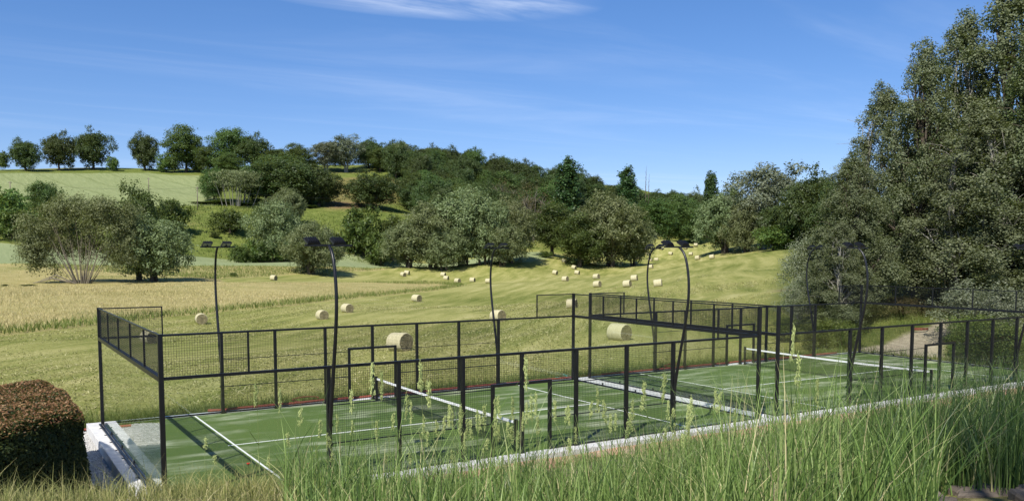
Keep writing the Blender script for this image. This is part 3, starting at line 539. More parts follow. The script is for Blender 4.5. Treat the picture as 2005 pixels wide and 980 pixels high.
def ground_material():
    m, nt, out = new_mat('meadow_ground'); t = NT(nt)
    co = t.coord()
    n_big = t.noise(co, .035, 5, .6)
    n_mid = t.noise(co, .35, 5, .6)
    n_fine = t.noise(co, 3.0, 6, .7)
    n_tiny = t.noise(co, 14.0, 4, .7)
    def edge(name, soft=.6, wob=1.5):
        return t.smooth(t.math('ADD', t.attr(name), t.math('MULTIPLY_ADD', n_mid, wob*2, -wob)), -soft, soft)
    # mown hay: pale straw lying in swaths over green stubble
    sw = t.map(co, rot=(0, 0, R(45)))
    swd = nt.nodes.new('ShaderNodeVectorMath'); swd.operation = 'ADD'
    dv = nt.nodes.new('ShaderNodeVectorMath'); dv.operation = 'SCALE'
    nn = nt.nodes.new('ShaderNodeTexNoise'); nn.inputs['Scale'].default_value = .02; nn.inputs['Detail'].default_value = 2
    nt.links.new(co, nn.inputs['Vector'])
    nt.links.new(nn.outputs['Color'], dv.inputs[0]); dv.inputs[3].default_value = 9
    nt.links.new(sw, swd.inputs[0]); nt.links.new(dv.outputs[0], swd.inputs[1])
    wv = nt.nodes.new('ShaderNodeTexWave'); wv.wave_type = 'BANDS'; wv.bands_direction = 'X'
    wv.inputs['Scale'].default_value = .075; wv.inputs['Distortion'].default_value = 1.2
    wv.inputs['Detail'].default_value = 3; wv.inputs['Detail Scale'].default_value = 1.6
    nt.links.new(swd.outputs[0], wv.inputs['Vector'])
    streak = t.noise(t.map(swd.outputs[0], scale=(.55, .035, 1)), 1.0, 6, .65)
    hay = t.math('ADD', t.math('MULTIPLY', wv.outputs[0], .055), t.math('ADD', t.math('MULTIPLY', streak, .55), t.math('MULTIPLY', t.math('ADD', t.math('MULTIPLY', n_fine, .6), t.math('MULTIPLY', t.noise(co, 7.0, 3, .7), .45)), .60)))
    hay = t.math('ADD', hay, t.math('MULTIPLY_ADD', n_big, .5, -.25))
    mown = t.ramp(hay, ((.44, (.125, .155, .030)), (.57, (.250, .258, .072)), (.69, (.370, .350, .125)), (.83, (.50, .455, .21))))
    # tall unmown grass floor
    tall = t.mix(t.smooth(n_mid, .3, .7), (.36, .315, .12), (.46, .39, .175))
    tall = t.mix(t.smooth(n_big, .52, .68), tall, (.25, .25, .08))
    # rough pasture of the slope
    pst = t.mix(t.smooth(n_mid, .3, .7), (.115, .150, .030), (.19, .22, .055))
    pst = t.mix(t.smooth(t.math('ADD', n_big, t.math('MULTIPLY_ADD', n_fine, .25, -.12)), .52, .68), pst, (.23, .21, .07))
    # young cereal
    rows = t.noise(t.map(co, scale=(1.2, .08, .1), rot=(0, 0, R(-14))), 1.0, 5, .6)
    crop = t.mix(t.smooth(rows, .3, .7), (.225, .262, .112), (.315, .348, .165))
    crop = t.mix(t.smooth(n_mid, .35, .75), crop, (.265, .30, .135))
    tram = nt.nodes.new('ShaderNodeTexWave'); tram.bands_direction = 'X'
    tram.inputs['Scale'].default_value = .0225; tram.inputs['Distortion'].default_value = .35
    nt.links.new(t.map(co, rot=(0, 0, R(-10))), tram.inputs['Vector'])
    crop_h = t.mix(t.math('MULTIPLY', t.smooth(tram.outputs[0], .955, .985), .30), crop, (.14, .17, .055))
    crop_v = t.mix(.35, crop, (.29, .34, .19))
    dry = t.mix(t.smooth(n_mid, .3, .7), (.175, .165, .05), (.24, .195, .075))
    drylow = t.mix(t.smooth(n_mid, .3, .7), (.21, .145, .075), (.27, .19, .10))
    rough = t.mix(t.smooth(n_mid, .3, .65), (.085, .115, .024), (.19, .20, .06))
    rough = t.mix(t.smooth(n_big, .5, .62), rough, (.20, .18, .08))
    sand = t.mix(t.smooth(n_fine, .3, .7), (.52, .45, .34), (.38, .32, .23))
    bank = t.mix(t.smooth(n_fine, .3, .7), (.16, .17, .05), (.30, .26, .12))
    soil = t.mix(t.smooth(n_fine, .35, .7), (.36, .30, .22), (.24, .20, .13))
    col = mown
    col = t.mix(edge('slope'), col, pst)
    col = t.mix(edge('tall_grass', .8, 1.5), col, tall)
    col = t.mix(edge('rough', 1.5, 3.0), col, rough)
    col = t.mix(edge('crop_hill', .8, 1.4), col, crop_h)
    col = t.mix(edge('crop_valley', .6, .8), col, crop_v)
    col = t.mix(edge('dry', 2.0, 4.0), col, dry)
    col = t.mix(edge('dry_low', 2.0, 3.0), col, drylow)
    col = t.mix(edge('path', .4, 1.2), col, sand)
    col = t.mix(edge('pad', .4, .8), col, soil)
    col = t.mix(edge('bank', .8, .8), col, bank)
    col = t.mix(t.smooth(n_tiny, .25, .8), col, t.mix(1.0, col, (.72, .74, .66), 'MULTIPLY'))
    h = t.math('ADD', t.math('MULTIPLY', n_fine, .6), t.math('ADD', t.math('MULTIPLY', n_tiny, .3), t.math('MULTIPLY', hay, .3)))
    nt.links.new(t.principled(col, .95, t.bump(h, .75, .22), .08), out.inputs[0])
    return m
M_GROUND = ground_material()
tm = quads_mesh('terrain', np.stack([px, py, pz], -1), TF, M_GROUND, smooth=True)
ZS = {k: np.clip(poly_sdf(px, py, v), -40, 40) for k, v in ZONES.items()}
PAD = [(-2.6, -2.6), (43.6, -2.6), (43.6, 12.0), (-1.6, 12.0)]
ZS['pad'] = np.clip(poly_sdf(px, py, PAD), -40, 40)
ZS['bank'] = np.clip(-2.9-py, -40, 40)
for k, v in ZS.items():
    a = tm.attributes.new(k, 'FLOAT', 'POINT')
    a.data.foreach_set('value', v.astype(np.float32))
terrain = tag(obj('terrain', tm), kind='structure')

# ------------------------------------------------------------------ hard materials
M_STEEL = simple_mat('black_powder_coated_steel', (.010, .010, .012), .38, .45, 0, .3, 9)
M_WIRE = simple_mat('black_coated_wire', (.012, .012, .013), .45, .4, 0, .2, 9)
M_CONC = simple_mat('pale_concrete', (.62, .61, .585), .85, .2, 0, .18, 3.0, .25)
M_CLAY = simple_mat('red_clay_soil', (.47, .25, .17), .95, .1, 0, .3, 2.2, .6, (.40, .30, .21))
M_WHITE = simple_mat('white_line', (.76, .77, .72), .8, .2, 0, .12, 5)
M_BAND = simple_mat('white_net_tape', (.80, .80, .80), .7, .2, 0, .06, 8)
M_RED = simple_mat('red_conduit_plastic', (.30, .085, .055), .7, .25, 0, .35, 6)
M_TEAL = simple_mat('green_hose_rubber', (.05, .30, .20), .5, .4, 0, .2, 6)
M_LAMP = simple_mat('floodlight_lens', (.30, .31, .30), .18, .6, 0, .15, 14)
M_WOODP = simple_mat('weathered_pole_wood', (.23, .19, .15), .9, .15, 0, .3, 5, .4)
M_CABLE = simple_mat('cable', (.03, .03, .03), .6, .3)

def glass_material():
    m, nt, out = new_mat('tempered_glass'); t = NT(nt)
    geo = nt.nodes.new('ShaderNodeNewGeometry')
    dt = nt.nodes.new('ShaderNodeVectorMath'); dt.operation = 'DOT_PRODUCT'
    nt.links.new(geo.outputs['Normal'], dt.inputs[0]); nt.links.new(geo.outputs['Incoming'], dt.inputs[1])
    c = t.math('ABSOLUTE', dt.outputs['Value'])
    fr = t.math('MULTIPLY_ADD', t.math('POWER', t.math('SUBTRACT', 1.0, c), 5.0), .93, .04)
    tr = nt.nodes.new('ShaderNodeBsdfTransparent'); tr.inputs[0].default_value = (.985, .995, .988, 1)
    gl = nt.nodes.new('ShaderNodeBsdfAnisotropic') if hasattr(bpy.types, 'ShaderNodeBsdfAnisotropic') else nt.nodes.new('ShaderNodeBsdfGlossy')
    gl.inputs['Roughness'].default_value = 0.0
    gl.inputs['Color'].default_value = (.95, .97, .96, 1)
    ms = nt.nodes.new('ShaderNodeMixShader')
    t.put(ms.inputs[0], fr)
    nt.links.new(tr.outputs[0], ms.inputs[1]); nt.links.new(gl.outputs[0], ms.inputs[2])
    nt.links.new(ms.outputs[0], out.inputs[0])
    return m
M_GLASS = glass_material()

def turf_material():
    m, nt, out = new_mat('artificial_turf'); t = NT(nt)
    co = t.coord()
    n1 = t.noise(t.map(co, scale=(.25, 1.1, 1), rot=(0, 0, R(6))), 1.0, 6, .65, .4)
    n2 = t.noise(co, .22, 4, .6)
    n3 = t.noise(co, 40, 3, .7)
    g = t.mix(t.smooth(n3, .3, .7), (.072, .116, .026), (.098, .150, .034))
    g = t.mix(t.math('MULTIPLY', t.smooth(n2, .35, .7), .5), g, (.050, .094, .028))
    f = t.math('MULTIPLY', t.smooth(n1, .44, .62), t.smooth(n2, .40, .58))
    g = t.mix(t.math('MULTIPLY', f, .72), g, (.36, .39, .25))
    nt.links.new(t.principled(g, .85, t.bump(n3, .25, .01), .15), out.inputs[0])
    return m
M_TURF = turf_material()

# ------------------------------------------------------------------ padel courts
Y0, Y1 = -.6, 10.6
XS = [0, 4.06, 6.04, 8.02, 10, 11.98, 13.96, 15.94, 20]
H1, H2 = 3.0, 4.03
_mesh_cache = {}
def grid_mesh(w, h, pitch=.060, r=.0024, mat=None, name='mesh_panel'):
    """welded wire grid in the xz plane, square-section wires"""
    key = (round(w, 2), round(h, 2), pitch, r)
    if key in _mesh_cache: return _mesh_cache[key]
    V, F = [], []
    def bar(a0, a1, c, horiz, off):
        b = len(V)
        for (da, db) in ((-r, -r), (r, -r), (r, r), (-r, r)):
            if horiz: V.append((a0, off+da, c+db)); V.append((a1, off+da, c+db))
            else: V.append((c+da, off+db, a0)); V.append((c+da, off+db, a1))
        for k in range(4):
            j = (k+1) % 4
            F.append((b+2*k, b+2*k+1, b+2*j+1, b+2*j))
    nxw, nzw = int(round(w/pitch)), int(round(h/pitch))
    for i in range(nxw+1): bar(0, h, w*i/nxw, False, -r)
    for i in range(nzw+1): bar(0, w, h*i/nzw, True, r)
    me = quads_mesh(name, np.array(V), np.array(F), mat or M_WIRE)
    _mesh_cache[key] = me
    return me
_glass_cache = {}
def glass_mesh(w, h):
    key = (round(w, 3), round(h, 3))
    if key not in _glass_cache:
        _glass_cache[key] = MB().box(.006, w-.006, -.005, .005, 0, h).mesh('glass_panel', M_GLASS)
    return _glass_cache[key]

def cage(x0, label):
    root = tag(empty('padel_court_cage', (x0, 5, 0)), label, 'court cage', 'padel court cages')
    def B(name, *b): return MB().box(*b).build(name, M_STEEL, root, (0, -5, 0))
    for y in (Y0, Y1):
        s = -1 if y < 5 else 1
        for x in XS:
            if x in (0, 20):
                B('corner_post', x-.055, x+.055, y-.05, y+.05, -.02, H2+.02)
            else:
                B('post', x-.05, x+.05, y-.055, y+.055, -.02, H1+.02)
                B('base_plate', x-.10, x+.10, y-.09, y+.09, .031, .045)
        for x in (2.03, 17.97): B('mesh_post', x-.022, x+.022, y-.022, y+.022, H1+.03, H2)
        B('top_rail', .056, 19.944, y-.036, y+.036, H1-.035, H1+.035)
        B('bottom_rail', .056, 8.96, y-.03, y+.03, .034, .075); B('bottom_rail', 11.04, 19.944, y-.03, y+.03, .034, .075)
        for a, b in ((.056, 2.05), (17.95, 19.944)): B('mesh_rail', a, b, y-.02, y+.02, H2-.035, H2+.005)
        # clear wall ends
        for a in (0, 2.03, 15.94, 17.97):
            g = obj('glass_panel', glass_mesh(2.03 if a in (0, 15.94) else (2.03 if a else 2.03), H1-.12), root, (a, y-5, .08))
        for a in (0, 17.97): obj('mesh_panel', grid_mesh(2.03, H2-H1-.07), root, (a, y-5, H1+.035))
        # wire sides with the doorway in the middle
        spans = [(4.06, 6.04, .08), (6.04, 8.02, .08), (8.02, 9.0, .08), (9.0, 10, 2.12), (10, 11, 2.12), (11, 11.98, .08), (11.98, 13.96, .08), (13.96, 15.94, .08)]
        for a, b, z in spans:
            obj('mesh_panel', grid_mesh(b-a, H1-.04-z), root, (a, y-5, z))
        for z in (1.0, 2.0):
            for a, b in ((4.11, 8.95), (11.05, 15.89)):
                B('cross_rail', a, b, y-.012, y+.012, z-.012, z+.012)
        fr = MB().box(8.955, 9.045, y-.05, y+.05, 0, 2.15).box(10.955, 11.045, y-.05, y+.05, 0, 2.15).box(9.046, 10.954, y-.048, y+.048, 2.065, 2.148)
        fr.build('door_frame', M_STEEL, root, (0, -5, 0))
    pw = (Y1-Y0)/5
    for x in (0, 20):
        B('top_beam', x-.058, x+.058, Y0+.051, Y1-.051, H1-.06, H1+.05)
        B('mesh_rail', x-.02, x+.02, Y0+.051, Y1-.051, H2-.035, H2+.005)
        B('bottom_rail', x-.03, x+.03, Y0+.051, Y1-.051, .034, .075)
        for k in range(5):
            obj('glass_panel', glass_mesh(pw, H1-.14), root, (x, Y0+pw*k-5, .08), (0, 0, R(90)))
            obj('mesh_panel', grid_mesh(pw, H2-H1-.09), root, (x, Y0+pw*k-5, H1+.052), (0, 0, R(90)))
            if k:
                B('mesh_post', x-.024, x+.024, Y0+pw*k-.024, Y0+pw*k+.024, H1+.051, H2-.036)
                B('glass_clamp', x-.02, x+.02, Y0+pw*k-.03, Y0+pw*k+.03, .03, .16)
    return root
G2 = 20.97
cage(0, 'black steel and glass court cage nearest the clipped hedge')
cage(G2, 'black steel and glass court cage farther right, below the big poplars')

def court(x0):
    tf = tag(MB().box(x0+.02, x0+19.98, Y0+.03, Y1-.03, -.1, .012).build('court_turf', M_TURF), kind='structure')
    z = .0165
    for x in (3.05, 16.95):
        MB().box(x0+x-.03, x0+x+.03, Y0+.04, Y1-.04, .0125, z).build('line_marking', M_WHITE, tf)
    MB().box(x0+2.85, x0+17.15, 5-.03, 5+.03, .0125, z+.003).build('line_marking', M_WHITE, tf)
court(0); court(G2)

def kerbs():
    def K(*b): return tag(MB().bevel_box(*b, .012).build('concrete_kerb', M_CONC), kind='structure')
    # left end: strip cast in lengths, joints left open
    ys = np.linspace(-1.06, 11.05, 5)
    for i in range(4): K(-.47, .015, ys[i]+.004, ys[i+1]-.004, -.5, .026)
    xs = np.linspace(.02, 40.95, 15)
    for i in range(14):
        a, b = xs[i]+.004, xs[i+1]-.004
        K(a, b, -1.06, -.575, -.5, .026)
        K(a, b, 10.575, 11.05, -.5, .026)
    K(19.985, 20.985, -.57, 10.57, -.5, .026)
    K(40.955, 41.45, -1.06, 11.05, -.5, .026)
    # channel under the left wall and its base plates
    MBc = MB()
    root = tag(empty('wall_channel', (-.10, 5, .03)), 'black base channel with bolt plates under the left glass wall', 'channel')
    MB().box(-.035, .035, -5.5, 5.5, .0, .045).build('channel_bar', M_STEEL, root)
    for k in range(9):
        MB().box(-.10, .09, -5.2+k*1.25-.03, -5.2+k*1.25+.03, .0, .014).build('bolt_plate', M_STEEL, root)
kerbs()

# clay strip in front of the near kerb
cs = MB()
n = 90
for i in range(n+1):
    x = -1.2 + 44*i/n
    w = .42 + .12*math.sin(i*1.7) + .12*math.sin(i*.63)
    zc_ = .02*math.sin(i*.9)
    cs.v += [(x, -1.062, -.12+zc_), (x, -1.5, -.16+zc_), (x, -1.062-w, -.27+zc_*.5), (x, -1.3-w, -.36)]
for i in range(n):
    for k in range(3):
        a = i*4+k
        cs.f.append((a, a+1, a+5, a+4))
tag(cs.build('clay_strip', M_CLAY, smooth=True), kind='structure')

def net(x, label):
    root = tag(empty('court_net', (x, 5, 0)), label, 'net', 'court nets')
    obj('net_mesh', grid_mesh(10.3, .80, .05, .0028, M_WIRE, 'net_mesh'), root, (0, -5.15, .06), (0, 0, R(90)))
    b = MB()
    for i in range(14):
        ya, yb = -5.15+10.3*i/14, -5.15+10.3*(i+1)/14
        za = .885 - .035*(1-((i-7)/7)**2) + .035; zb = .885 - .035*(1-((i+1-7)/7)**2) + .035
        k = len(b.v)
        for yy, zz in ((ya, za), (yb, zb)):
            b.v += [(-.014, yy, zz-.075), (.014, yy, zz-.075), (.014, yy, zz), (-.014, yy, zz)]
        for q in range(4):
            r_ = (q+1) % 4
            b.f.append((k+q, k+r_, k+4+r_, k+4+q))
    b.build('top_band', M_BAND, root)
    for s in (-1, 1):
        MB().box(-.045, .045, s*5.26-.045, s*5.26+.045, .013, .98).build('net_post', M_STEEL, root)
net(10, 'white taped net across the nearer green court')
net(G2+10, 'white taped net across the farther green court')

def flood_pole(x, side, label):
    """curved black lamp pole clamped to a fence post; side -1 near, +1 far"""
    y = Y0-.06 if side < 0 else Y1+.06
    root = tag(empty('floodlight_pole', (x, y, 0)), label, 'lamp pole', 'court floodlight poles')
    prof = [(0.02, .02), (.02, .6), (.02, 1.3), (.08, 1.75), (.19, 2.3), (.34, 3.0), (.50, 3.75), (.61, 4.5), (.60, 5.1), (.49, 5.65), (.34, 5.95), (.14, 6.12)]
    P_, rd = [], []
    for i in range(len(prof)-1):
        p0 = prof[max(i-1, 0)]; p1 = prof[i]; p2 = prof[i+1]; p3 = prof[min(i+2, len(prof)-1)]
        for k in range(3):
            u = k/3
            c = [.5*((2*p1[j])+(-p0[j]+p2[j])*u+(2*p0[j]-5*p1[j]+4*p2[j]-p3[j])*u*u+(-p0[j]+3*p1[j]-3*p2[j]+p3[j])*u**3) for j in (0, 1)]
            P_.append((0, side*c[0], c[1])); rd.append(.058-.018*c[1]/6)
    P_.append((0, side*prof[-1][0], prof[-1][1])); rd.append(.04)
    MB().tube(P_, rd, 10).build('pole', M_STEEL, root, smooth=True)
    for z in (1.0, 1.5): MB().box(-.07, .07, -.05, .05, z-.03, z+.03).build('clamp', M_STEEL, root)
    MB().box(-.62, .62, side*.12-.03, side*.12+.03, 6.10, 6.15).build('cross_arm', M_STEEL, root)
    for sx in (-.40, .28):
        fl = MB()
        fl.box(-.17, .17, -.15, .15, -.025, .03).box(-.15, .15, -.13, .13, .031, .055)
        for k in range(5): fl.box(-.13+k*.06, -.115+k*.06, -.12, .12, .056, .085)
        f = fl.build('floodlight', M_STEEL, root, (sx, side*.02, 6.22), rot=(R(-28)*side, 0, R(4)))
        MB().box(-.145, .145, -.125, .125, -.031, -.0255).build('lens', M_LAMP, f)
        MB().box(-.02, .02, -.02, .06*side+.03, -.09, -.03).build('bracket', M_STEEL, f)
where = {(0, 4.06, 1): 'thin far side lamp pole nearest the left end wall', (0, 4.06, -1): 'near side lamp pole over the left part of the first court',
         (0, 15.94, 1): 'far side lamp pole before the central grove', (0, 15.94, -1): 'near side lamp pole standing at the end of the first court',
         (1, 4.06, 1): 'far side lamp pole among the far bales', (1, 4.06, -1): 'near side lamp pole against the big poplars',
         (1, 15.94, 1): 'far side lamp pole beside the silvery sapling', (1, 15.94, -1): 'lamp pole at the right edge of the picture'}
for (c, x, sd), lb in where.items(): flood_pole(c*G2+x, sd, lb)

# red conduit lying behind the far kerb
def conduit(x0, x1, label, seed, y=10.96, loop_=True):
    rr = random.Random(seed)
    z0_ = .075 if y < 11.05 else hz(x0, y)+.06
    pts = []
    x = x0
    while x < x1:
        pts.append((x, y+rr.uniform(-.05, .05), z0_+rr.uniform(0, .02))); x += .6
    m = MB().tube(pts, .048, 7)
    # a slack loop
    cx_ = x0+(x1-x0)*rr.uniform(.12, .3)
    loop = [(cx_+.5*math.cos(a)*(1+.1*math.sin(3*a)), y+.1+.10*math.sin(a), z0_+.02+.08*(1+math.sin(a))) for a in np.linspace(0, 4.4, 22)]
    if loop_: m.tube(loop, .022, 6)
    tag(m.build('corrugated_conduit', M_RED, smooth=True), label, 'conduit', 'red conduits behind the courts')
conduit(3.6, 20.5, 'red conduit lying along the far kerb of the nearer court', 2)
conduit(22.0, 40, 'red conduit lying along the far kerb of the farther court', 5)
conduit(-1.0, .4, 'short red conduit end poking out behind the left concrete strip', 7, 11.3, False)
hp = [(20.0+.5*math.cos(a)*(1-.05*a), 11.5+.3*math.sin(a), hz(20, 11.5)+.05+.03*a) for a in np.linspace(0, 13, 60)]
tag(MB().tube(hp, .022, 6).build('garden_hose', M_TEAL, smooth=True), 'coiled green hose behind the far kerb between the courts', 'hose')
ring = [(51.0+.55*math.cos(a), 13.2+.4*math.sin(a), hz(51, 13.2)+.06+.012*a) for a in np.linspace(0, 12, 50)]
tag(MB().tube(ring, .03, 6).build('conduit_coil', M_RED, smooth=True), 'small coil of red conduit lying on the sandy path', 'conduit')
# ------------------------------------------------------------------ hay bales
def bale_materials():
    m, nt, out = new_mat('bale_net_wrap'); t = NT(nt)
    co = t.coord()
    rings = t.noise(t.map(co, scale=(40, .8, .8)), 1.0, 3, .6)
    fib = t.noise(t.map(co, scale=(5, 22, 22)), 1.0, 6, .7)
    c = t.ramp(t.math('ADD', t.math('MULTIPLY', rings, .5), t.math('MULTIPLY', fib, .5)), ((.3, (.34, .30, .16)), (.55, (.52, .475, .29)), (.75, (.66, .62, .42))))
    nt.links.new(t.principled(c, .8, t.bump(t.math('ADD', rings, fib), .5, .03), .2), out.inputs[0])
    m2, nt, out = new_mat('bale_hay_end'); t = NT(nt)
    co = t.coord()
    n1 = t.noise(co, 9, 8, .75, .8); n2 = t.noise(co, 30, 4, .7)
    c = t.ramp(t.math('ADD', t.math('MULTIPLY', n1, .7), t.math('MULTIPLY', n2, .3)), ((.32, (.10, .085, .045)), (.5, (.26, .225, .125)), (.72, (.44, .385, .23))))
    nt.links.new(t.principled(c, .95, t.bump(t.math('ADD', n1, n2), .9, .06), .1), out.inputs[0])
    return m, m2
M_NETWRAP, M_HAY = bale_materials()
BR, BL = .61, .60     # radius, half length
def bale_parts():
    n, V, F = 44, [], []
    xs_ = [(-BL, .93), (-BL+.025, .975), (-BL+.07, 1.0), (-.3, 1.008), (0, .998), (.3, 1.006), (BL-.07, 1.0), (BL-.025, .975), (BL, .93)]
    rr = random.Random(3)
    wob = [rr.uniform(-.008, .008) for _ in range(n)]
    for (x, k) in xs_:
        for i in range(n):
            a = 2*math.pi*i/n
            r = BR*k*(1+wob[i]); z = r*math.sin(a); y = r*math.cos(a)*1.01
            z = max(z, -BR*.93)
            V.append((x, y, z))
    for j in range(len(xs_)-1):
        for i in range(n):
            i2 = (i+1) % n
            F.append((j*n+i, j*n+i2, (j+1)*n+i2, (j+1)*n+i))
    side = quads_mesh('roll', np.array(V), np.array(F), M_NETWRAP, smooth=True)
    def end(s):
        V, F = [(s*(BL+.0), 0, 0)], []
        R_ = 13
        for j in range(1, R_+1):
            for i in range(n):
                a = 2*math.pi*i/n
                r = BR*.93*j/R_*(1+wob[i]*j/R_)
                dx = (rr.uniform(-.02, .022) + .012*math.sin(j*2.6+a)) if j < R_ else 0
                V.append((s*(BL+dx-.012*(1-j/R_)), r*math.cos(a)*1.01, max(r*math.sin(a), -BR*.93)))
        for i in range(n):
            F.append((0, 1+i, 1+(i+1) % n) if s > 0 else (0, 1+(i+1) % n, 1+i))
        for j in range(R_-1):
            for i in range(n):
                i2 = (i+1) % n
                q = (1+j*n+i, 1+(j+1)*n+i, 1+(j+1)*n+i2, 1+j*n+i2)
                F.append(q if s > 0 else q[::-1])
        me = bpy.data.meshes.new('end_face'); me.from_pydata(V, [], F); me.update(); me.materials.append(M_HAY)
        return me
    return side, end(1), end(-1)
BSIDE, BE1, BE2 = bale_parts()
BALE_LABELS = {34: 'hay bale alone near the tall grass edge at the left', 35: 'hay bale seen through the mesh above the left end wall',
               36: 'left hay bale of the pair right of the second lamp pole', 37: 'right hay bale of the pair by the second lamp pole',
               38: 'large hay bale behind the doorway of the nearer court', 39: 'hay bale behind the curved pole before the central grove',
               40: 'hay bale behind the tall post where the two courts meet', 41: 'biggest hay bale, seen through the glass between the courts',
               5: 'single hay bale just in front of the pointed end of the tall grass', 16: 'hay bale farthest right in the nearer row beside the curved pole',
               14: 'left hay bale of the staggered pair before the far lamp pole', 15: 'rear hay bale of the staggered pair before the far lamp pole',
               13: 'front hay bale left of the staggered pair', 12: 'hay bale right behind the one left of the staggered pair',
               29: 'left of the last two bales below the right hand grove', 30: 'right of the last two bales, tilted under the leaning willow',
               33: 'small pale bale at the edge of the tall grass by the lone willow', 2: 'hay bale half sunk behind the tip of the tall grass',
               31: 'front bale of the touching pair at the left of the central grove',
               32: 'rear bale of the touching pair at the left of the central grove',
               0: 'rear bale of the pair before the middle of the central grove',
               1: 'front bale of the pair before the middle of the central grove',
               3: 'bale just right of the bale sunk behind the tall grass tip',
               4: 'bale immediately left of the curved pole before the central grove',
               6: 'left of the two farthest bales under the bushy green tree',
               7: 'right of the two farthest bales under the bushy green tree',
               8: 'bale midway between the two farthest ones and the row below them',
               9: 'leftmost bale of the far row right of the central grove',
               10: 'second bale of the far row right of the central grove',
               11: 'nearest bale of the cluster right of the central grove',
               17: 'lower of two bales just left of the far curved lamp pole',
               18: 'upper of two bales just left of the far curved lamp pole',
               19: 'farthest bale tucked against the huge silvery willow',
               20: 'second farthest bale beside the huge silvery willow',
               21: 'left bale of the touching pair crossed by the far lamp pole',
               22: 'right bale of the touching pair crossed by the far lamp pole',
               23: 'bale directly behind the far lamp pole, below the touching pair',
               24: 'tiny bale level with the lamp heads of the first court end',
               25: 'tiny bale between the two curved lamp poles in the far field',
               26: 'tiny bale high in the far field, second from the top',
               27: 'highest and most distant bale, near the valley head',
               28: 'bale above the last two bales below the right hand grove'}
for i, (x, y, big) in enumerate(BALES):
    head = R(150 + random.uniform(-14, 14) + (22 if x < 45 else 0))
    dvec = (math.sin(head), math.cos(head))
    z = hz(x, y)
    gxs = (hz(x+dvec[0]*.6, y+dvec[1]*.6) - hz(x-dvec[0]*.6, y-dvec[1]*.6))/1.2
    root = empty('hay_bale', (x, y, z+BR*.93-.05))
    root.rotation_euler = (0, -math.atan(gxs), math.atan2(dvec[1], dvec[0]))
    sc = random.uniform(.96, 1.04); root.scale = (sc*random.uniform(.95, 1.06), sc, sc)
    tag(root, BALE_LABELS.get(i, 'small round hay bale far off on the mown field'), 'hay bale', 'round hay bales on the mown field')
    obj('roll', BSIDE, root); obj('end_face', BE1, root); obj('end_face', BE2, root)

# ------------------------------------------------------------------ foliage
def rand_dirs(n, rng):
    d = rng.normal(size=(n, 3)); return d/np.linalg.norm(d, axis=1)[:, None]
def leaf_quads(P, N, size, aspect, rng, droop=0.0):
    """one diamond-shaped leaf per point"""
    n = len(P)
    N = N/np.linalg.norm(N, axis=1)[:, None]
    T = rand_dirs(n, rng); T[:, 2] -= droop
    T = T - N*np.sum(T*N, 1)[:, None]
    T /= np.linalg.norm(T, axis=1)[:, None]+1e-9
    Bv = np.cross(N, T)
    s = size*rng.uniform(.65, 1.3, n)[:, None]
    a = T*s*.5; b = Bv*s*.5*aspect
    fold = N*s*.10
    V = np.empty((n, 4, 3))
    V[:, 0] = P-a; V[:, 1] = P+b*.95-a*.1+fold; V[:, 2] = P+a; V[:, 3] = P-b*.95-a*.1+fold
    return V.reshape(-1, 3), np.arange(n*4).reshape(-1, 4)

def crown_mesh(name, lobes, count, size, mat, seed, aspect=.62, clumps=16, sig=.20, droop=0.0, upn=.35, flat=1.0, fill=.12):
    """lobes: rows of cx,cy,cz,rx,ry,rz. Leaves gather in twig clumps on the lobes' surfaces"""
    rng = np.random.default_rng(seed)
    L = np.array(lobes, float)
    area = (L[:, 3]*L[:, 4]*L[:, 5])**(2/3)
    ncl = np.maximum(4, (clumps*area/area.mean()).astype(int))
    C_, D_, S_, W_ = [], [], [], []
    for l, k in zip(L, ncl):
        d = rand_dirs(k, rng)
        d[:, 2] = np.where((d[:, 2] < -.35) & (rng.random(k) < .6), -d[:, 2], d[:, 2])
        rad = np.where(rng.random(k) < fill, rng.uniform(.2, .7, k), rng.uniform(.78, 1.06, k))
        C_.append(l[:3]+d*l[3:6]*rad[:, None]); D_.append(d); S_.append(np.tile(l[3:6]*sig, (k, 1))); W_.append(rng.uniform(.5, 1.5, k)*area.mean()**0)
    C_, D_, S_, W_ = map(np.concatenate, (C_, D_, S_, W_))
    W_ = W_*S_[:, 0]**1.2; W_ /= W_.sum()
    idx = rng.choice(len(C_), count, p=W_)
    g = rng.normal(size=(count, 3)); g[:, 2] *= flat
    if droop: g[:, 2] -= np.abs(rng.normal(size=count))*droop
    P = C_[idx] + g*S_[idx]
    N = D_[idx]*.75 + rng.normal(size=(count, 3))*.5; N[:, 2] += upn
    V, F = leaf_quads(P, N, size, aspect, rng, droop)
    ct = rng.uniform(-.18, .18, len(C_))
    tint = np.clip(rng.normal(.5, .2, count)+ct[idx], 0, 1)
    return quads_mesh(name, V, F, mat, tint)

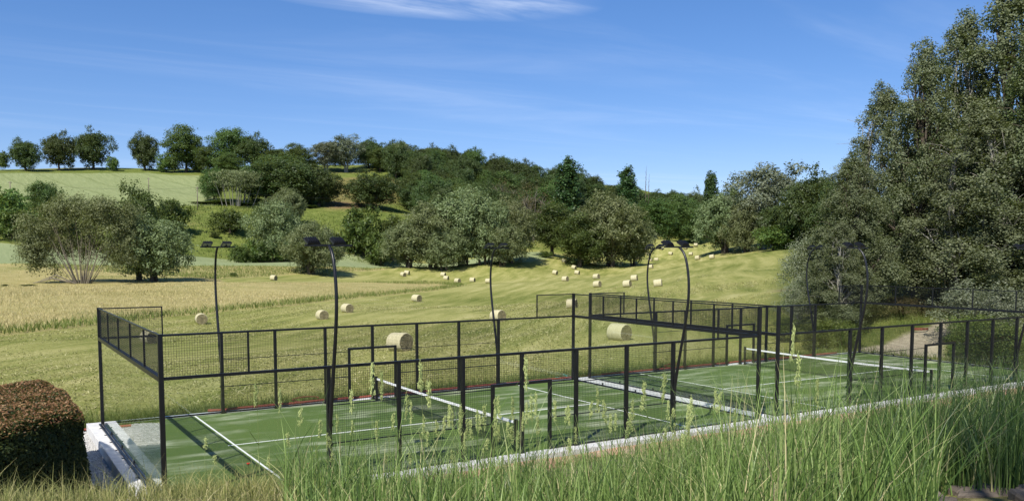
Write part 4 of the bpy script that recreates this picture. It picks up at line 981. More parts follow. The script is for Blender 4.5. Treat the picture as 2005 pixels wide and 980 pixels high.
def limbs_mesh(name, mat, base_r, height_, targets, seed, fork=.3, stems=1, spread=.0, n=6, twig=.15, sub=2):
    """tapered trunk(s) with limbs curving out to the given points"""
    rr = random.Random(seed); m = MB()
    bases = [Vector((rr.uniform(-spread, spread), rr.uniform(-spread, spread), -.25)) for _ in range(stems)]
    tops = []
    for b in bases:
        top = Vector((b.x*1.6+rr.uniform(-.05, .05)*height_, b.y*1.6+rr.uniform(-.05, .05)*height_, height_*rr.uniform(.8, .92)))
        pts, rad = [], []
        for i in range(7):
            u = i/6
            p = b.lerp(top, u) + Vector((math.sin(u*3+b.x*3), math.cos(u*2.3+b.y*5), 0))*.02*height_*u
            pts.append(p); rad.append(base_r*(1.35 if i == 0 else 1)*(1-u)**.8*.93 + base_r*.07)
        m.tube(pts, rad, n, False); tops.append(pts)
    for tgt in targets:
        T = Vector(tgt)
        st = min(tops, key=lambda s: (s[3].xy-T.xy).length + rr.uniform(0, .5))
        u = max(fork, min(.9, (T.z/height_)*.62*rr.uniform(.8, 1.1)))
        k = u*6; i = min(int(k), 5); A = st[i].lerp(st[i+1], k-i)
        mid = A.lerp(T, .5) + Vector((rr.uniform(-1, 1), rr.uniform(-1, 1), rr.uniform(-.2, .9)))*.06*height_*.5
        r0 = base_r*(1-u)**.8*.55+base_r*.06
        pts = [A, A.lerp(mid, .5)+Vector((0, 0, .01*height_)), mid, mid.lerp(T, .6), T]
        m.tube(pts, [r0, r0*.8, r0*.6, r0*.38, r0*.18], 5, False)
        for q in range(sub):
            a = pts[2].lerp(pts[3], rr.random()); e = a + Vector((rr.uniform(-1, 1), rr.uniform(-1, 1), rr.uniform(.1, 1.2)))*height_*twig*.5
            m.tube([a, a.lerp(e, .5)+Vector((0, 0, .02*height_)), e], [r0*.35, r0*.22, r0*.08], 4, False)
    return m.mesh(name, mat, True)

def shell_lobes(w, h, z0, count, lr, seed, jitter=.15, top=1.0, egg=0.0):
    """lobes over an egg-shaped envelope standing from z0 to h"""
    rng = np.random.default_rng(seed); out = []
    cz, rz = (z0+h)/2, (h-z0)/2
    ga = math.pi*(3-math.sqrt(5))
    for i in range(count):
        zz = 1-2*(i+.5)/count; r = math.sqrt(1-zz*zz); a = ga*i+rng.uniform(-.3, .3)
        k = rng.uniform(.62, .86)*(1+rng.uniform(-jitter, jitter))
        eg = 1-egg*zz
        R_ = lr*rng.uniform(.75, 1.25)
        out.append((math.cos(a)*r*w/2*k*eg, math.sin(a)*r*w/2*k*eg, cz+zz*rz*k*top, R_*w/2, R_*w/2, R_*min(w/2, rz)*rng.uniform(.8, 1.05)))
    for k in range(3): out.append((0, 0, cz+rz*(k-1)*.4, w*.24, w*.24, rz*.34))
    return out

M_BARK = simple_mat('grey_brown_bark', (.13, .105, .08), .95, .1, 0, .45, 7, .6)
M_BARK_PALE = simple_mat('pale_poplar_bark', (.30, .285, .24), .9, .15, 0, .45, 5, .5)
M_BARK_BARE = simple_mat('bleached_dead_wood', (.23, .20, .15), .95, .1, 0, .3, 6, .4)
L_OAK = leaf_mat('oak_leaves', (0.034, 0.056, 0.018), (0.058, 0.090, 0.026), (0.105, 0.143, 0.040), 0.28, .5, .3, .20)
L_ASH = leaf_mat('ash_leaves', (0.041, 0.076, 0.021), (0.076, 0.124, 0.031), (0.132, 0.184, 0.049), 0.32, .5, .3, .20)
L_WILLOW = leaf_mat('willow_leaves', (0.096, 0.130, 0.052), (0.174, 0.215, 0.091), (0.280, 0.320, 0.159), 0.32, .55, .3, .16)
L_POP = leaf_mat('columnar_poplar_leaves', (0.026, 0.058, 0.018), (0.045, 0.090, 0.026), (0.080, 0.136, 0.038), .2, .5, .3, .15)
L_SILVER = leaf_mat('silver_poplar_leaves', (.105, .128, .076), (.165, .190, .118), (.235, .255, .170), .22, .6, .2, .12)
L_SHRUB = leaf_mat('shrub_leaves', (0.043, 0.076, 0.017), (0.079, 0.129, 0.026), (0.152, 0.198, 0.043), 0.30, .5, .3, .38)
L_ASPEN = leaf_mat('aspen_leaves', (0.057, 0.084, 0.029), (0.108, 0.143, 0.053), (0.204, 0.237, 0.105), 0.32, .5, .3, .12, back=(.20, .22, .13))
L_SAP = leaf_mat('silver_sapling_leaves', (0.081, 0.111, 0.046), (0.149, 0.182, 0.084), (0.284, 0.311, 0.189), .28, .5, .3, .12, back=(.24, .26, .18))
L_WEED = leaf_mat('weed_leaves', (0.056, 0.091, 0.017), (0.105, 0.147, 0.028), (0.196, 0.231, 0.056), .3, .5, .3, .25)
L_UNDER = leaf_mat('undergrowth_leaves', (0.058, 0.052, 0.021), (0.098, 0.091, 0.034), (0.182, 0.137, 0.058), .25, .6, .2, .25)

def top_targets(lobes, k, seed):
    r = random.Random(seed); l = [p[:3] for p in lobes]; r.shuffle(l); return l[:k]
PROTO = {}
def proto(kind, w, h, crown, trunk, name, cat):
    if kind not in ('spike',):
        co = np.empty(len(crown.vertices)*3, np.float32); crown.vertices.foreach_get('co', co); co = co.reshape(-1, 3)
        q = np.percentile(co, (1.2, 98.8), axis=0)
        w, h = ((q[1, 0]-q[0, 0]) + (q[1, 1]-q[0, 1]))/2, np.percentile(co[:, 2], 99.6)
        if kind == 'fan': w = q[1, 0]-q[0, 0]
    PROTO.setdefault(kind, []).append((float(w), float(h), crown, trunk, name, cat))

for v in range(3):
    lb = shell_lobes(12, 12, .5, 34, .33, 20+v, .30)
    proto('oak', 12.4, 12.4, crown_mesh('crown', lb, 21000, .38, L_OAK, 30+v, .75, 22, .19), limbs_mesh('trunk', M_BARK, .42, 10, top_targets(lb, 16, v), 40+v), 'oak_tree', 'tree')
    lb = shell_lobes(9, 13, .6, 30, .38, 50+v, .28, 1.02, .10)
    proto('ash', 9.8, 13.4, crown_mesh('crown', lb, 18000, .36, L_ASH, 60+v, .6, 20, .22), limbs_mesh('trunk', M_BARK, .32, 11, top_targets(lb, 14, v), 70+v, stems=1+v % 2, spread=.4), 'broadleaf_tree', 'tree')
    lb = shell_lobes(11, 11, .5, 30, .34, 80+v, .22, 1.0, .08)
    proto('willow', 11.4, 11.2, crown_mesh('crown', lb, 22000, .44, L_WILLOW, 90+v, .38, 26, .17, .55, .35), limbs_mesh('trunk', M_BARK, .26, 9, top_targets(lb, 18, v), 100+v, .15, 4, .9), 'willow_tree', 'tree')
    lb = shell_lobes(3.6, 3, .05, 16, .40, 110+v, .25)
    proto('shrub', 3.9, 3.1, crown_mesh('foliage', lb, 5200, .23, L_SHRUB, 120+v, .62, 14, .24), limbs_mesh('stem', M_BARK, .05, 2.3, top_targets(lb, 10, v), 130+v, .1, 3, .3), 'shrub', 'bush')
for v in range(2):
    lb = []
    for i in range(40):
        u = i/39; k = min(1, .45+u*2.2)*min(1, (1.03-u)*7.5)**.5*(1-.22*u); a = i*2.4+v
        lb.append((math.cos(a)*.95*k, math.sin(a)*.95*k, 1.2+17.4*u, .95*k+.15, .95*k+.15, 1.35))
    proto('poplar', 4.6, 19.4, crown_mesh('crown', lb, 12000, .42, L_POP, 140+v, .65, 12, .24, 0, .3, 1.3), limbs_mesh('trunk', M_BARK, .30, 17, top_targets(lb, 14, v), 150+v, .12), 'columnar_poplar', 'tree')
    lb = shell_lobes(12, 18, 2.0, 38, .29, 160+v, .25, 1.0, -.05)
    proto('silver', 12.3, 18.3, crown_mesh('crown', lb, 17000, .44, L_SILVER, 170+v, .55, 18, .20, .2), limbs_mesh('trunk', M_BARK_PALE, .36, 15, top_targets(lb, 24, v), 180+v, .2, 2, .7), 'silver_poplar', 'tree')
lb = shell_lobes(14, 10, 4.0, 26, .28, 200, .2)
proto('thicket', 14.5, 10.3, crown_mesh('crown', lb, 9000, .42, L_WILLOW, 201, .5, 15, .22, .2), limbs_mesh('stems', M_BARK_PALE, .11, 8, top_targets(lb, 22, 3), 202, .2, 18, 4.6, 5), 'thicket', 'trees')
# the meadow willow with its fan of bare stems
lb = [(-6+random.uniform(-1, 1), random.uniform(-2.5, 2.5), z, 2.2, 2.0, 1.7) for z in (2.5, 4.2, 6.0, 7.6, 9.0)]
lb += [(x, random.uniform(-2.6, 2.6), 11.2-.022*x*x+random.uniform(-.7, .6), 2.0, 2.0, 1.6) for x in np.linspace(-6, 6.5, 14)]
lb += [(x, 2.6+random.uniform(-1, 1), random.uniform(5, 9.5), 2.2, 1.6, 1.8) for x in np.linspace(-5, 6, 10)]
lb += [(x, -2.2+random.uniform(-.6, .6), z, 1.5, 1.2, 1.5) for x, z in ((-6.2, 3.4), (-5.4, 5.2), (-4.6, 7.2), (-3.2, 9.0), (-1.2, 10.2), (1.2, 10.4), (3.4, 9.4), (5.0, 7.6), (6.2, 5.2), (6.8, 3.2), (-7.2, 6.5), (2.6, 8.2))]
lb += [(7+random.uniform(-.8, .8), random.uniform(-2, 2), z, 1.5, 1.6, 1.5) for z in (4, 6.3, 8.4)] + [(-4.5, -1.6, 6.4, 1.7, 1.2, 1.5), (-7.4, 0, 5.2, 1.5, 1.5, 1.4)]
fan_t = MB(); fr_ = random.Random(9)
for i in range(40):
    a = fr_.uniform(-.95, .95); tilt = abs(a)*.75+fr_.uniform(-.05, .1)
    ln = fr_.uniform(6.5, 11.5); yy = fr_.uniform(-1.2, 1.0)
    b = Vector((a*1.1, yy*.6, -.2)); e = Vector((math.sin(a*.85)*ln*.82+a*.8, yy*2.2-1.0*fr_.random(), math.cos(a*.85)*ln))
    md = b.lerp(e, .5)+Vector((fr_.uniform(-.3, .3), fr_.uniform(-.3, .3), fr_.uniform(0, .5)))
    r0 = fr_.uniform(.03, .07)
    fan_t.tube([b, b.lerp(md, .5), md, md.lerp(e, .55)+Vector((fr_.uniform(-.2, .2), 0, .1)), e], [r0*1.3, r0, r0*.75, r0*.5, r0*.2], 5, False)
    for q in range(3):
        p = md.lerp(e, fr_.random()); e2 = p+Vector((fr_.uniform(-1, 1), fr_.uniform(-.6, .6), fr_.uniform(.6, 2.0)))
        fan_t.tube([p, p.lerp(e2, .5), e2], [r0*.35, r0*.25, r0*.1], 4, False)
fan_t.tube([(-1, -1, .3), (-3.5, -2.2, 1.0), (-6, -3, .3)], [.16, .12, .05], 6, False)
fan_t.tube([(-.5, -1.2, .2), (-2.6, -2.6, 1.5), (-4.6, -3.4, .8)], [.12, .09, .03], 6, False)
proto('fan', 18.5, 13.4, crown_mesh('crown', lb, 34000, .40, L_WILLOW, 210, .34, 18, .24, .5, .3), fan_t.mesh('stems', M_BARK_BARE, True), 'willow_tree', 'tree')
for v in range(2):
    lb = shell_lobes(9, 12, 4, 22, .3, 220+v, .3)
    proto('bare', 9.5, 12.3, crown_mesh('crown', lb, 1300, .35, L_UNDER, 221+v, .5, 12, .3), limbs_mesh('trunk', M_BARK_BARE, .34, 11, [p[:3] for p in lb], 222+v, .2, 2, .5, 6, .3, 8), 'bare_tree', 'tree')
sm = MB().tube([(0, 0, -1), (.1, 0, 10), (-.1, .2, 19), (.1, .1, 26)], [.3, .24, .16, .03], 6).tube([(1.4, 0, -1), (1.5, 0, 9), (1.7, .2, 17), (1.5, .1, 22)], [.26, .22, .14, .03], 6)
for i in range(16): sm.tube([(.05 if i % 2 else 1.6, 0, 11+i*.8), (.5*(-1)**i+(.05 if i % 2 else 1.6), .2, 12.3+i*.8)], [.07, .02], 4, False)
lb = [(.6, 0, z, 1.2, 1.2, 2) for z in (4, 7, 10)]
proto('spike', 2.4, 26, crown_mesh('crown', lb, 900, .4, L_POP, 230), sm.mesh('trunk', M_BARK, True), 'bare_poplar_top', 'tree')
# unseen tree added for its shade, then the near poplars
lb = shell_lobes(7, 12, 7.2, 26, .30, 235, .3)
proto('shade', 7.4, 12.2, crown_mesh('crown', lb, 1500, .22, L_ASH, 236, .7, 16, .26), limbs_mesh('trunk', M_BARK, .22, 10, top_targets(lb, 20, 3), 237, .45), 'added_shade_tree', 'tree')
for v in range(2):
    lb, ra = [], random.Random(240+v)          # upright boughs crowding a tapering crown
    for i in range(84):
        u = (i+.5)/84; a = i*2.39996+ra.uniform(-.4, .4)
        env = 5.0*(1-u)**.62*min(1, .5+u*4)*ra.uniform(.45, .98)
        rr_ = ra.uniform(.95, 1.55)*(1-.45*u)
        lb.append((math.cos(a)*env, math.sin(a)*env, 2.6+21*u+ra.uniform(-.8, .8), rr_, rr_, rr_*ra.uniform(1.1, 1.7)))
    proto('aspen', 11.2, 25.2, crown_mesh('crown', lb, 84000, .165, L_ASPEN, 250+v, .78, 26, .20, .1, .3), limbs_mesh('trunk', M_BARK_PALE if v else M_BARK, .36, 22, top_targets(lb, 60, v), 260+v, .10, 2, .8, 7, .16, 3), 'poplar_tree', 'tree')
for v in range(2):
    lb = shell_lobes(3.6, 5, .5, 26, .30, 270+v, .35, 1.05, .05)
    proto('sapling', 3.9, 5.3, crown_mesh('crown', lb, 8500, .115, L_SAP, 280+v, .62, 14, .30), limbs_mesh('trunk', M_BARK_PALE, .05, 4.4, top_targets(lb, 24, v), 290+v, .1, 4, .35, 5, .2, 3), 'silvery_sapling', 'sapling')
    lb = shell_lobes(3.0, 2.6, .05, 20, .34, 300+v, .35)
    proto('weed', 3.3, 2.8, crown_mesh('foliage', lb, 7000, .12, L_WEED, 310+v, .45, 14, .30), limbs_mesh('stem', M_BARK, .03, 2.2, top_targets(lb, 18, v), 320+v, .1, 6, .6, 4, .2, 2), 'weedy_bush', 'bush')
    lb = shell_lobes(4.2, 2.6, .05, 20, .32, 330+v, .3)
    proto('under', 4.4, 2.8, crown_mesh('foliage', lb, 6000, .14, L_UNDER, 340+v, .5, 14, .30), limbs_mesh('stem', M_BARK, .03, 2.2, top_targets(lb, 18, v), 350+v, .1, 5, .8, 4, .3, 3), 'undergrowth_bush', 'bush')

_pc = {}
def plant(x, y, h, w, kind, label, group):
    i = _pc.get(kind, 0); _pc[kind] = i+1
    pw, ph, crown, trunk, name, cat = PROTO[kind][i % len(PROTO[kind])]
    r = random.Random(x*7.3+y)
    o = empty(name, (x, y, hz(x, y)-.05), 0 if kind in ('fan', 'spike') else r.uniform(0, 6.28))
    if kind == 'fan': o.rotation_euler.z = -YAW
    o.scale = (w/pw, w/pw*r.uniform(.92, 1.08), h/ph)
    tag(o, label, cat, group or None)
    obj(trunk.name.split('.')[0], trunk, o); obj(crown.name.split('.')[0], crown, o)
    return o
for (x, y, h, w, kind, label, group) in TREES: plant(x, y, h, w, kind, label, group)
plant(-2.4, -23.1, 12.4, 4.6, 'shade', 'unseen leafy tree added above the viewpoint to shade the flat stones', '')  # out of view, added to throw dappled shade on the lower right
for (x, y, h, w, kind) in WOOD: plant(x, y, h, w, kind, 'leafy tree in the dense wood covering the hill', 'trees of the hillside wood')

# ------------------------------------------------------------------ utility poles and line
for (x, y, h), lb in zip(POLES, ('utility pole at the left edge of the hill field', 'utility pole standing in the middle of the hill field', 'utility pole at the lower right corner of the hill field', 'grey utility pole beside the solitary oak')):
    o = tag(empty('utility_pole', (x, y, hz(x, y))), lb, 'pole', 'utility poles on the hill')
    MB().tube([(0, 0, -.4), (0, 0, h*.5), (0, 0, h)], [.16, .14, .11], 8).build('pole', M_WOODP, o, smooth=True)
    MB().box(-.55, .55, -.04, .04, h-.5, h-.4).build('cross_arm', M_WOODP, o)
    for k in (-.45, .45): MB().tube([(k, 0, h-.4), (k, 0, h-.22)], [.05, .03], 6).build('insulator', M_LAMP, o)
for (a, b), lb in zip(((0, 2), (2, 3)), ('thin power line sagging over the pale hill field', 'thin power line sagging before the hillside clump')):
    A = Vector((POLES[a][0], POLES[a][1], hz(*POLES[a][:2])+POLES[a][2]-.3)); B_ = Vector((POLES[b][0], POLES[b][1], hz(*POLES[b][:2])+POLES[b][2]-.3))
    tag(MB().tube([A.lerp(B_, u)-Vector((0, 0, 4*u*(1-u)*1.2)) for u in np.linspace(0, 1, 16)], .022, 5).build('power_line', M_CABLE), lb, 'cable', 'power lines on the hill')

# ------------------------------------------------------------------ grasses
def grass_mat(name, stops, trans=.3, rough=.5):
    m, nt, out = new_mat(name); t = NT(nt)
    col = t.ramp(t.attr('tint'), stops)
    p = t.principled(col, rough, None, .3)
    tr = nt.nodes.new('ShaderNodeBsdfTranslucent'); t.put(tr.inputs[0], col)
    ms = nt.nodes.new('ShaderNodeMixShader'); ms.inputs[0].default_value = trans
    nt.links.new(p, ms.inputs[1]); nt.links.new(tr.outputs[0], ms.inputs[2]); nt.links.new(ms.outputs[0], out.inputs[0])
    return m
def blades(X, Y, H, Wd, lean, tint, mat, name, levels=3, curve=1.0, zoff=0.0, az=None):
    """bent tapering blades rooted on the ground"""
    n = len(X)
    Z = height(X, Y) + zoff
    a = RNG.uniform(0, 2*np.pi, n) if az is None else az
    fa = RNG.uniform(0, 2*np.pi, n)
    V = np.empty((n, levels+1, 2, 3))
    for k in range(levels+1):
        u = k/levels
        off = lean*H*(u**(1+curve))
        cxp = X+np.cos(a)*off; cyp = Y+np.sin(a)*off; czp = Z+H*u*(1-.25*lean*u)
        wd = Wd*(1-u)**.7*.5+Wd*.04
        V[:, k, 0] = np.stack([cxp-np.cos(fa)*wd, cyp-np.sin(fa)*wd, czp], -1)
        V[:, k, 1] = np.stack([cxp+np.cos(fa)*wd, cyp+np.sin(fa)*wd, czp], -1)
    per = (levels+1)*2
    base = np.arange(n)[:, None, None]*per
    q = np.array([[2*k, 2*k+1, 2*k+3, 2*k+2] for k in range(levels)])
    F = (base+q[None]).reshape(-1, 4)
    return quads_mesh(name, V.reshape(-1, 3), F, mat, np.repeat(tint, levels))
def scatter(n, poly, margin=0.0, power=1.0):
    """points in a polygon, denser towards the camera"""
    P_ = np.array(poly); lo, hi = P_.min(0), P_.max(0)
    X = RNG.uniform(lo[0], hi[0], n*6); Y = RNG.uniform(lo[1], hi[1], n*6)
    k = poly_sdf(X, Y, poly) > margin; X, Y = X[k], Y[k]
    if power:
        d = np.hypot(X-CAM[0], Y-CAM[1]); p = (1/d**power); p /= p.sum()
        i = RNG.choice(len(X), min(n, len(X)), replace=False, p=p); X, Y = X[i], Y[i]
    return X[:n], Y[:n]
G_GOLD = grass_mat('golden_meadow_grass', ((.0, (.26, .26, .08)), (.35, (.43, .375, .15)), (.7, (.58, .49, .235)), (1, (.70, .61, .35))), .3, .6)
G_GREEN = grass_mat('green_grass', ((.0, (.075, .115, .020)), (.4, (.140, .185, .035)), (.75, (.22, .245, .065)), (1, (.38, .33, .14))), .35, .5)
G_FORE = grass_mat('foreground_grass', ((.0, (.040, .080, .018)), (.45, (.165, .255, .060)), (.8, (.33, .42, .14)), (1, (.55, .49, .25))), .28, .42)
G_DRY = grass_mat('dry_bank_grass', ((.0, (.12, .15, .035)), (.4, (.31, .31, .10)), (.75, (.50, .44, .20)), (1, (.66, .58, .34))), .3, .6)

G_STUB = grass_mat('stubble_grass', ((.0, (.10, .12, .025)), (.4, (.25, .245, .075)), (.75, (.43, .405, .17)), (1, (.60, .55, .30))), .3, .7)
# unmown strip of the meadow
X, Y = scatter(78000, ZONES['tall_grass'], .2, 1.3)
sd = poly_sdf(X, Y, ZONES['tall_grass'])
d = np.hypot(X-CAM[0], Y-CAM[1])
front = poly_sdf(X, Y, ZONES['tall_grass'][:11]+[(97, 169), (40, 160), (-22, 219)]) < RNG.uniform(1.5, 4.5, len(X))     # greener, ranker edge along the cut
patchy = .5+.5*np.sin(X*.13+np.sin(Y*.09)*2)*np.cos(Y*.11+X*.04)
tint = np.clip(RNG.normal(.60, .17, len(X)) - .25*(patchy > .8), 0, 1)
H = RNG.uniform(.45, .95, len(X))*np.where(front, 1.05, .9)
k = ~front
tag(obj('tall_meadow_grass', blades(X[k], Y[k], H[k]*.62*(1-.6*smooth01(120, 170, d[k])), RNG.uniform(.03, .06, k.sum()), RNG.uniform(.3, 1.3, k.sum()), tint[k], G_GOLD, 'tall_meadow_grass', 2)), 'strip of tall golden unmown grass across the meadow', 'grass', kind='stuff')
Xe, Ye = scatter(9000, ZONES['tall_grass'], -.3, 1.0)
ke = poly_sdf(Xe, Ye, ZONES['tall_grass'][:11]+[(97, 169), (40, 160), (-22, 219)]) < RNG.uniform(1.0, 4.5, len(Xe))
X, Y = np.r_[X[front], Xe[ke]], np.r_[Y[front], Ye[ke]]
G_EDGE = grass_mat('green_edge_grass', ((.0, (.12, .17, .030)), (.5, (.19, .24, .05)), (1, (.31, .32, .10))), .35, .5)
tag(obj('green_edge_grass', blades(X, Y, RNG.uniform(.4, .85, len(X)), RNG.uniform(.05, .1, len(X)), RNG.uniform(.2, .9, len(X)), RNG.random(len(X)), G_EDGE, 'green_edge_grass', 2)), 'rank green edge of the unmown grass strip', 'grass', kind='stuff')
# rough tussocks on the slope
X, Y = scatter(26000, [(-25, 252), (10, 226), (60, 224), (160, 208), (175, 250), (150, 300), (105, 280), (72, 285), (40, 284), (-25, 295)], 0, 0)
tint = np.clip(RNG.normal(.42, .22, len(X)), 0, 1)
tag(obj('slope_grass', blades(X, Y, RNG.uniform(.25, .8, len(X)), RNG.uniform(.12, .3, len(X)), RNG.uniform(.2, .9, len(X)), tint, G_GREEN, 'slope_grass', 2)), 'rough green tussocky grass covering the hill slope', 'grass', kind='stuff')
# rank green strip behind the far kerb and around the right end
Xa, Ya = RNG.uniform(-6, 42, 26000), 11.7+np.abs(RNG.normal(0, 1.1, 26000))
Xb, Yb = scatter(26000, [(42, 12.5), (42.5, -3), (50, -8), (64, -4), (68, 12), (66, 30), (50, 26), (43, 17)], 0, .5)
kp = poly_sdf(Xb, Yb, ZONES['path']) < -.25; Xb, Yb = Xb[kp], Yb[kp]
X, Y = np.r_[Xa, Xb], np.r_[Ya, Yb]
kp = ~((X > 44) & (poly_sdf(X, Y, ZONES['path']) > -.2)); X, Y = X[kp], Y[kp]
H = RNG.uniform(.15, .5, len(X))*np.where(X > 42, 1.5, 1.0)
tint = np.clip(RNG.normal(.45, .2, len(X))+.12*np.sin(X*.8), 0, 1)
tag(obj('verge_grass', blades(X, Y, H, RNG.uniform(.012, .03, len(X)), RNG.uniform(.15, .8, len(X)), tint, G_GREEN, 'verge_grass', 2)), 'rank green grass along the back of the courts and the sandy path', 'grass', kind='stuff')
# mown stubble near the courts
n = 120000
rad = 30+(RNG.random(n)**1.0)*95; ang = RNG.uniform(R(-4), R(64), n)
X, Y = CAM[0]+np.sin(ang)*rad, CAM[1]+np.cos(ang)*rad
kp = (Y > 12.6) & (poly_sdf(X, Y, ZONES['tall_grass']) < -.3) & (poly_sdf(X, Y, ZONES['rough']) < 0); X, Y, rad = X[kp], Y[kp], rad[kp]
sw_ = np.sin((X*math.cos(R(45))-Y*math.sin(R(45)))*.34*2+np.sin(Y*.05)*2)
n3 = 70000
r3 = 30+(RNG.random(n3)**.9)*120; a3 = RNG.uniform(R(-4), R(64), n3)
X3, Y3 = CAM[0]+np.sin(a3)*r3, CAM[1]+np.cos(a3)*r3
v3 = X3*math.cos(R(45))-Y3*math.sin(R(45))+1.2*np.sin((X3+Y3)*.02)
off3 = (np.round(v3/3.6)*3.6-v3)+RNG.normal(0, .42, n3)
X3, Y3 = X3+off3*math.cos(R(45)), Y3-off3*math.sin(R(45))
k3 = (Y3 > 12.8) & (poly_sdf(X3, Y3, ZONES['tall_grass']) < -.3) & (poly_sdf(X3, Y3, ZONES['rough']) < 0)
nb = len(X); X, Y, rad = np.r_[X, X3[k3]], np.r_[Y, Y3[k3]], np.r_[rad, r3[k3]]
tint = np.clip(np.r_[RNG.normal(.42, .26, nb), RNG.normal(.72, .16, k3.sum())], 0, 1)
tag(obj('mown_stubble', blades(X, Y, RNG.uniform(.05, .16, len(X)), RNG.uniform(.02, .04, len(X))*(1+rad/55), RNG.uniform(.5, 2.2, len(X)), tint, G_STUB, 'mown_stubble', 1)), 'short straw coloured stubble of the freshly mown hay field', 'stubble', kind='stuff')

# the bank in front of the camera
def bank_s(x, y): return (x+2)*.35+(y+14)*.937
def tall_side(x, y): return x > -1.35+(y+14.4)*.33
n = 400000
X = RNG.uniform(-9, 22, n); Y = RNG.uniform(-20, -4, n)
s = bank_s(X, Y); dc = np.hypot(X-CAM[0], Y-CAM[1]); head = np.degrees(np.arctan2(X-CAM[0], Y-CAM[1]))
base_ok = (dc > 3.9) & (head > -2) & (head < 66)
tallm = base_ok & tall_side(X, Y) & (s > -4.2) & (s < 6.5)
# clumps give the tussocky outline
cl = .5+.5*np.sin(X*2.3+np.sin(Y*1.9)*1.4)*np.cos(Y*2.1+np.cos(X*1.3)*1.2)
stone_free = ~((head > 58.5) & (dc < 7.7) & (s < -1.6))
tallm &= stone_free & (RNG.random(n) < (.35+1.1*cl)*np.clip(1.15-np.abs(s-.6)/6, .15, 1)*.92)
Xt, Yt = X[tallm], Y[tallm]; nt_ = len(Xt)
print('tall blades', nt_)
H = RNG.gamma(9, .052, nt_)*(.75+.5*cl[tallm])
H = H*np.interp(head[tallm], [14, 19, 36, 44, 50, 56, 64], [.62, .62, .70, .92, 1.2, 1.5, 1.55])*np.where(RNG.random(nt_) < .28, 1.4, .85)
H = np.clip(H, .10, 1.15)
tint = np.clip(RNG.normal(.40, .27, nt_)+.3*(cl[tallm]-.5)-.10*smooth01(46, 60, head[tallm]), 0, 1)
tint = np.where(RNG.random(nt_) < .03, .97, tint)
tag(obj('tall_bank_grass', blades(Xt, Yt, H, RNG.uniform(.005, .013, nt_), np.clip(RNG.normal(.30, .22, nt_), .02, 1.3), tint, G_FORE, 'tall_bank_grass', 4)), 'dense tall green grass on the bank in the foreground', 'grass', kind='stuff')
low = base_ok & ~tall_side(X-.3, Y) & (s > -2.6) & (s < 4) & (RNG.random(n) < .95)
Xl, Yl = X[low], Y[low]; nl = len(Xl)
tint = np.clip(RNG.normal(.36, .25, nl), 0, 1)
tag(obj('dry_bank_grass', blades(Xl, Yl, np.clip(RNG.gamma(5, .03, nl), .03, .42), RNG.uniform(.003, .007, nl), np.clip(RNG.normal(.5, .35, nl), .05, 1.6), tint, G_DRY, 'dry_bank_grass', 3)), 'short dry grass on the crest of the bank at the lower left', 'grass', kind='stuff')
# a second, lower crop filling in under the stalks
n2 = 60000
X2 = RNG.uniform(-6, 22, n2); Y2 = RNG.uniform(-18, -4, n2); s2 = bank_s(X2, Y2)
k2 = (s2 > -2) & (s2 < 12) & tall_side(X2, Y2) & (np.hypot(X2-CAM[0], Y2-CAM[1]) > 5) & (Y2 < -3.2)
X2, Y2 = X2[k2], Y2[k2]
tag(obj('low_bank_grass', blades(X2, Y2, RNG.uniform(.08, .3, len(X2)), RNG.uniform(.005, .012, len(X2)), RNG.uniform(.1, 1.0, len(X2)), np.clip(RNG.normal(.5, .25, len(X2)), 0, 1), G_FORE, 'low_bank_grass', 2)), 'low green undergrass on the bank slope towards the courts', 'grass', kind='stuff')

Xk = RNG.uniform(1.5, 43, 16000); Yk = -1.25-np.abs(RNG.normal(0, .75, 16000))
ck = .5+.5*np.sin(Xk*1.7+np.sin(Xk*.6)*2)
kk = RNG.random(16000) < .35+.65*ck; Xk, Yk, ck = Xk[kk], Yk[kk], ck[kk]
tag(obj('kerb_grass', blades(Xk, Yk, RNG.uniform(.15, .5, len(Xk))*(.6+.6*ck), RNG.uniform(.008, .018, len(Xk)), RNG.uniform(.1, .8, len(Xk)), np.clip(RNG.normal(.5, .22, len(Xk)), 0, 1), G_FORE, 'kerb_grass', 3)), 'grass growing along the foot of the near kerb', 'grass', kind='stuff')
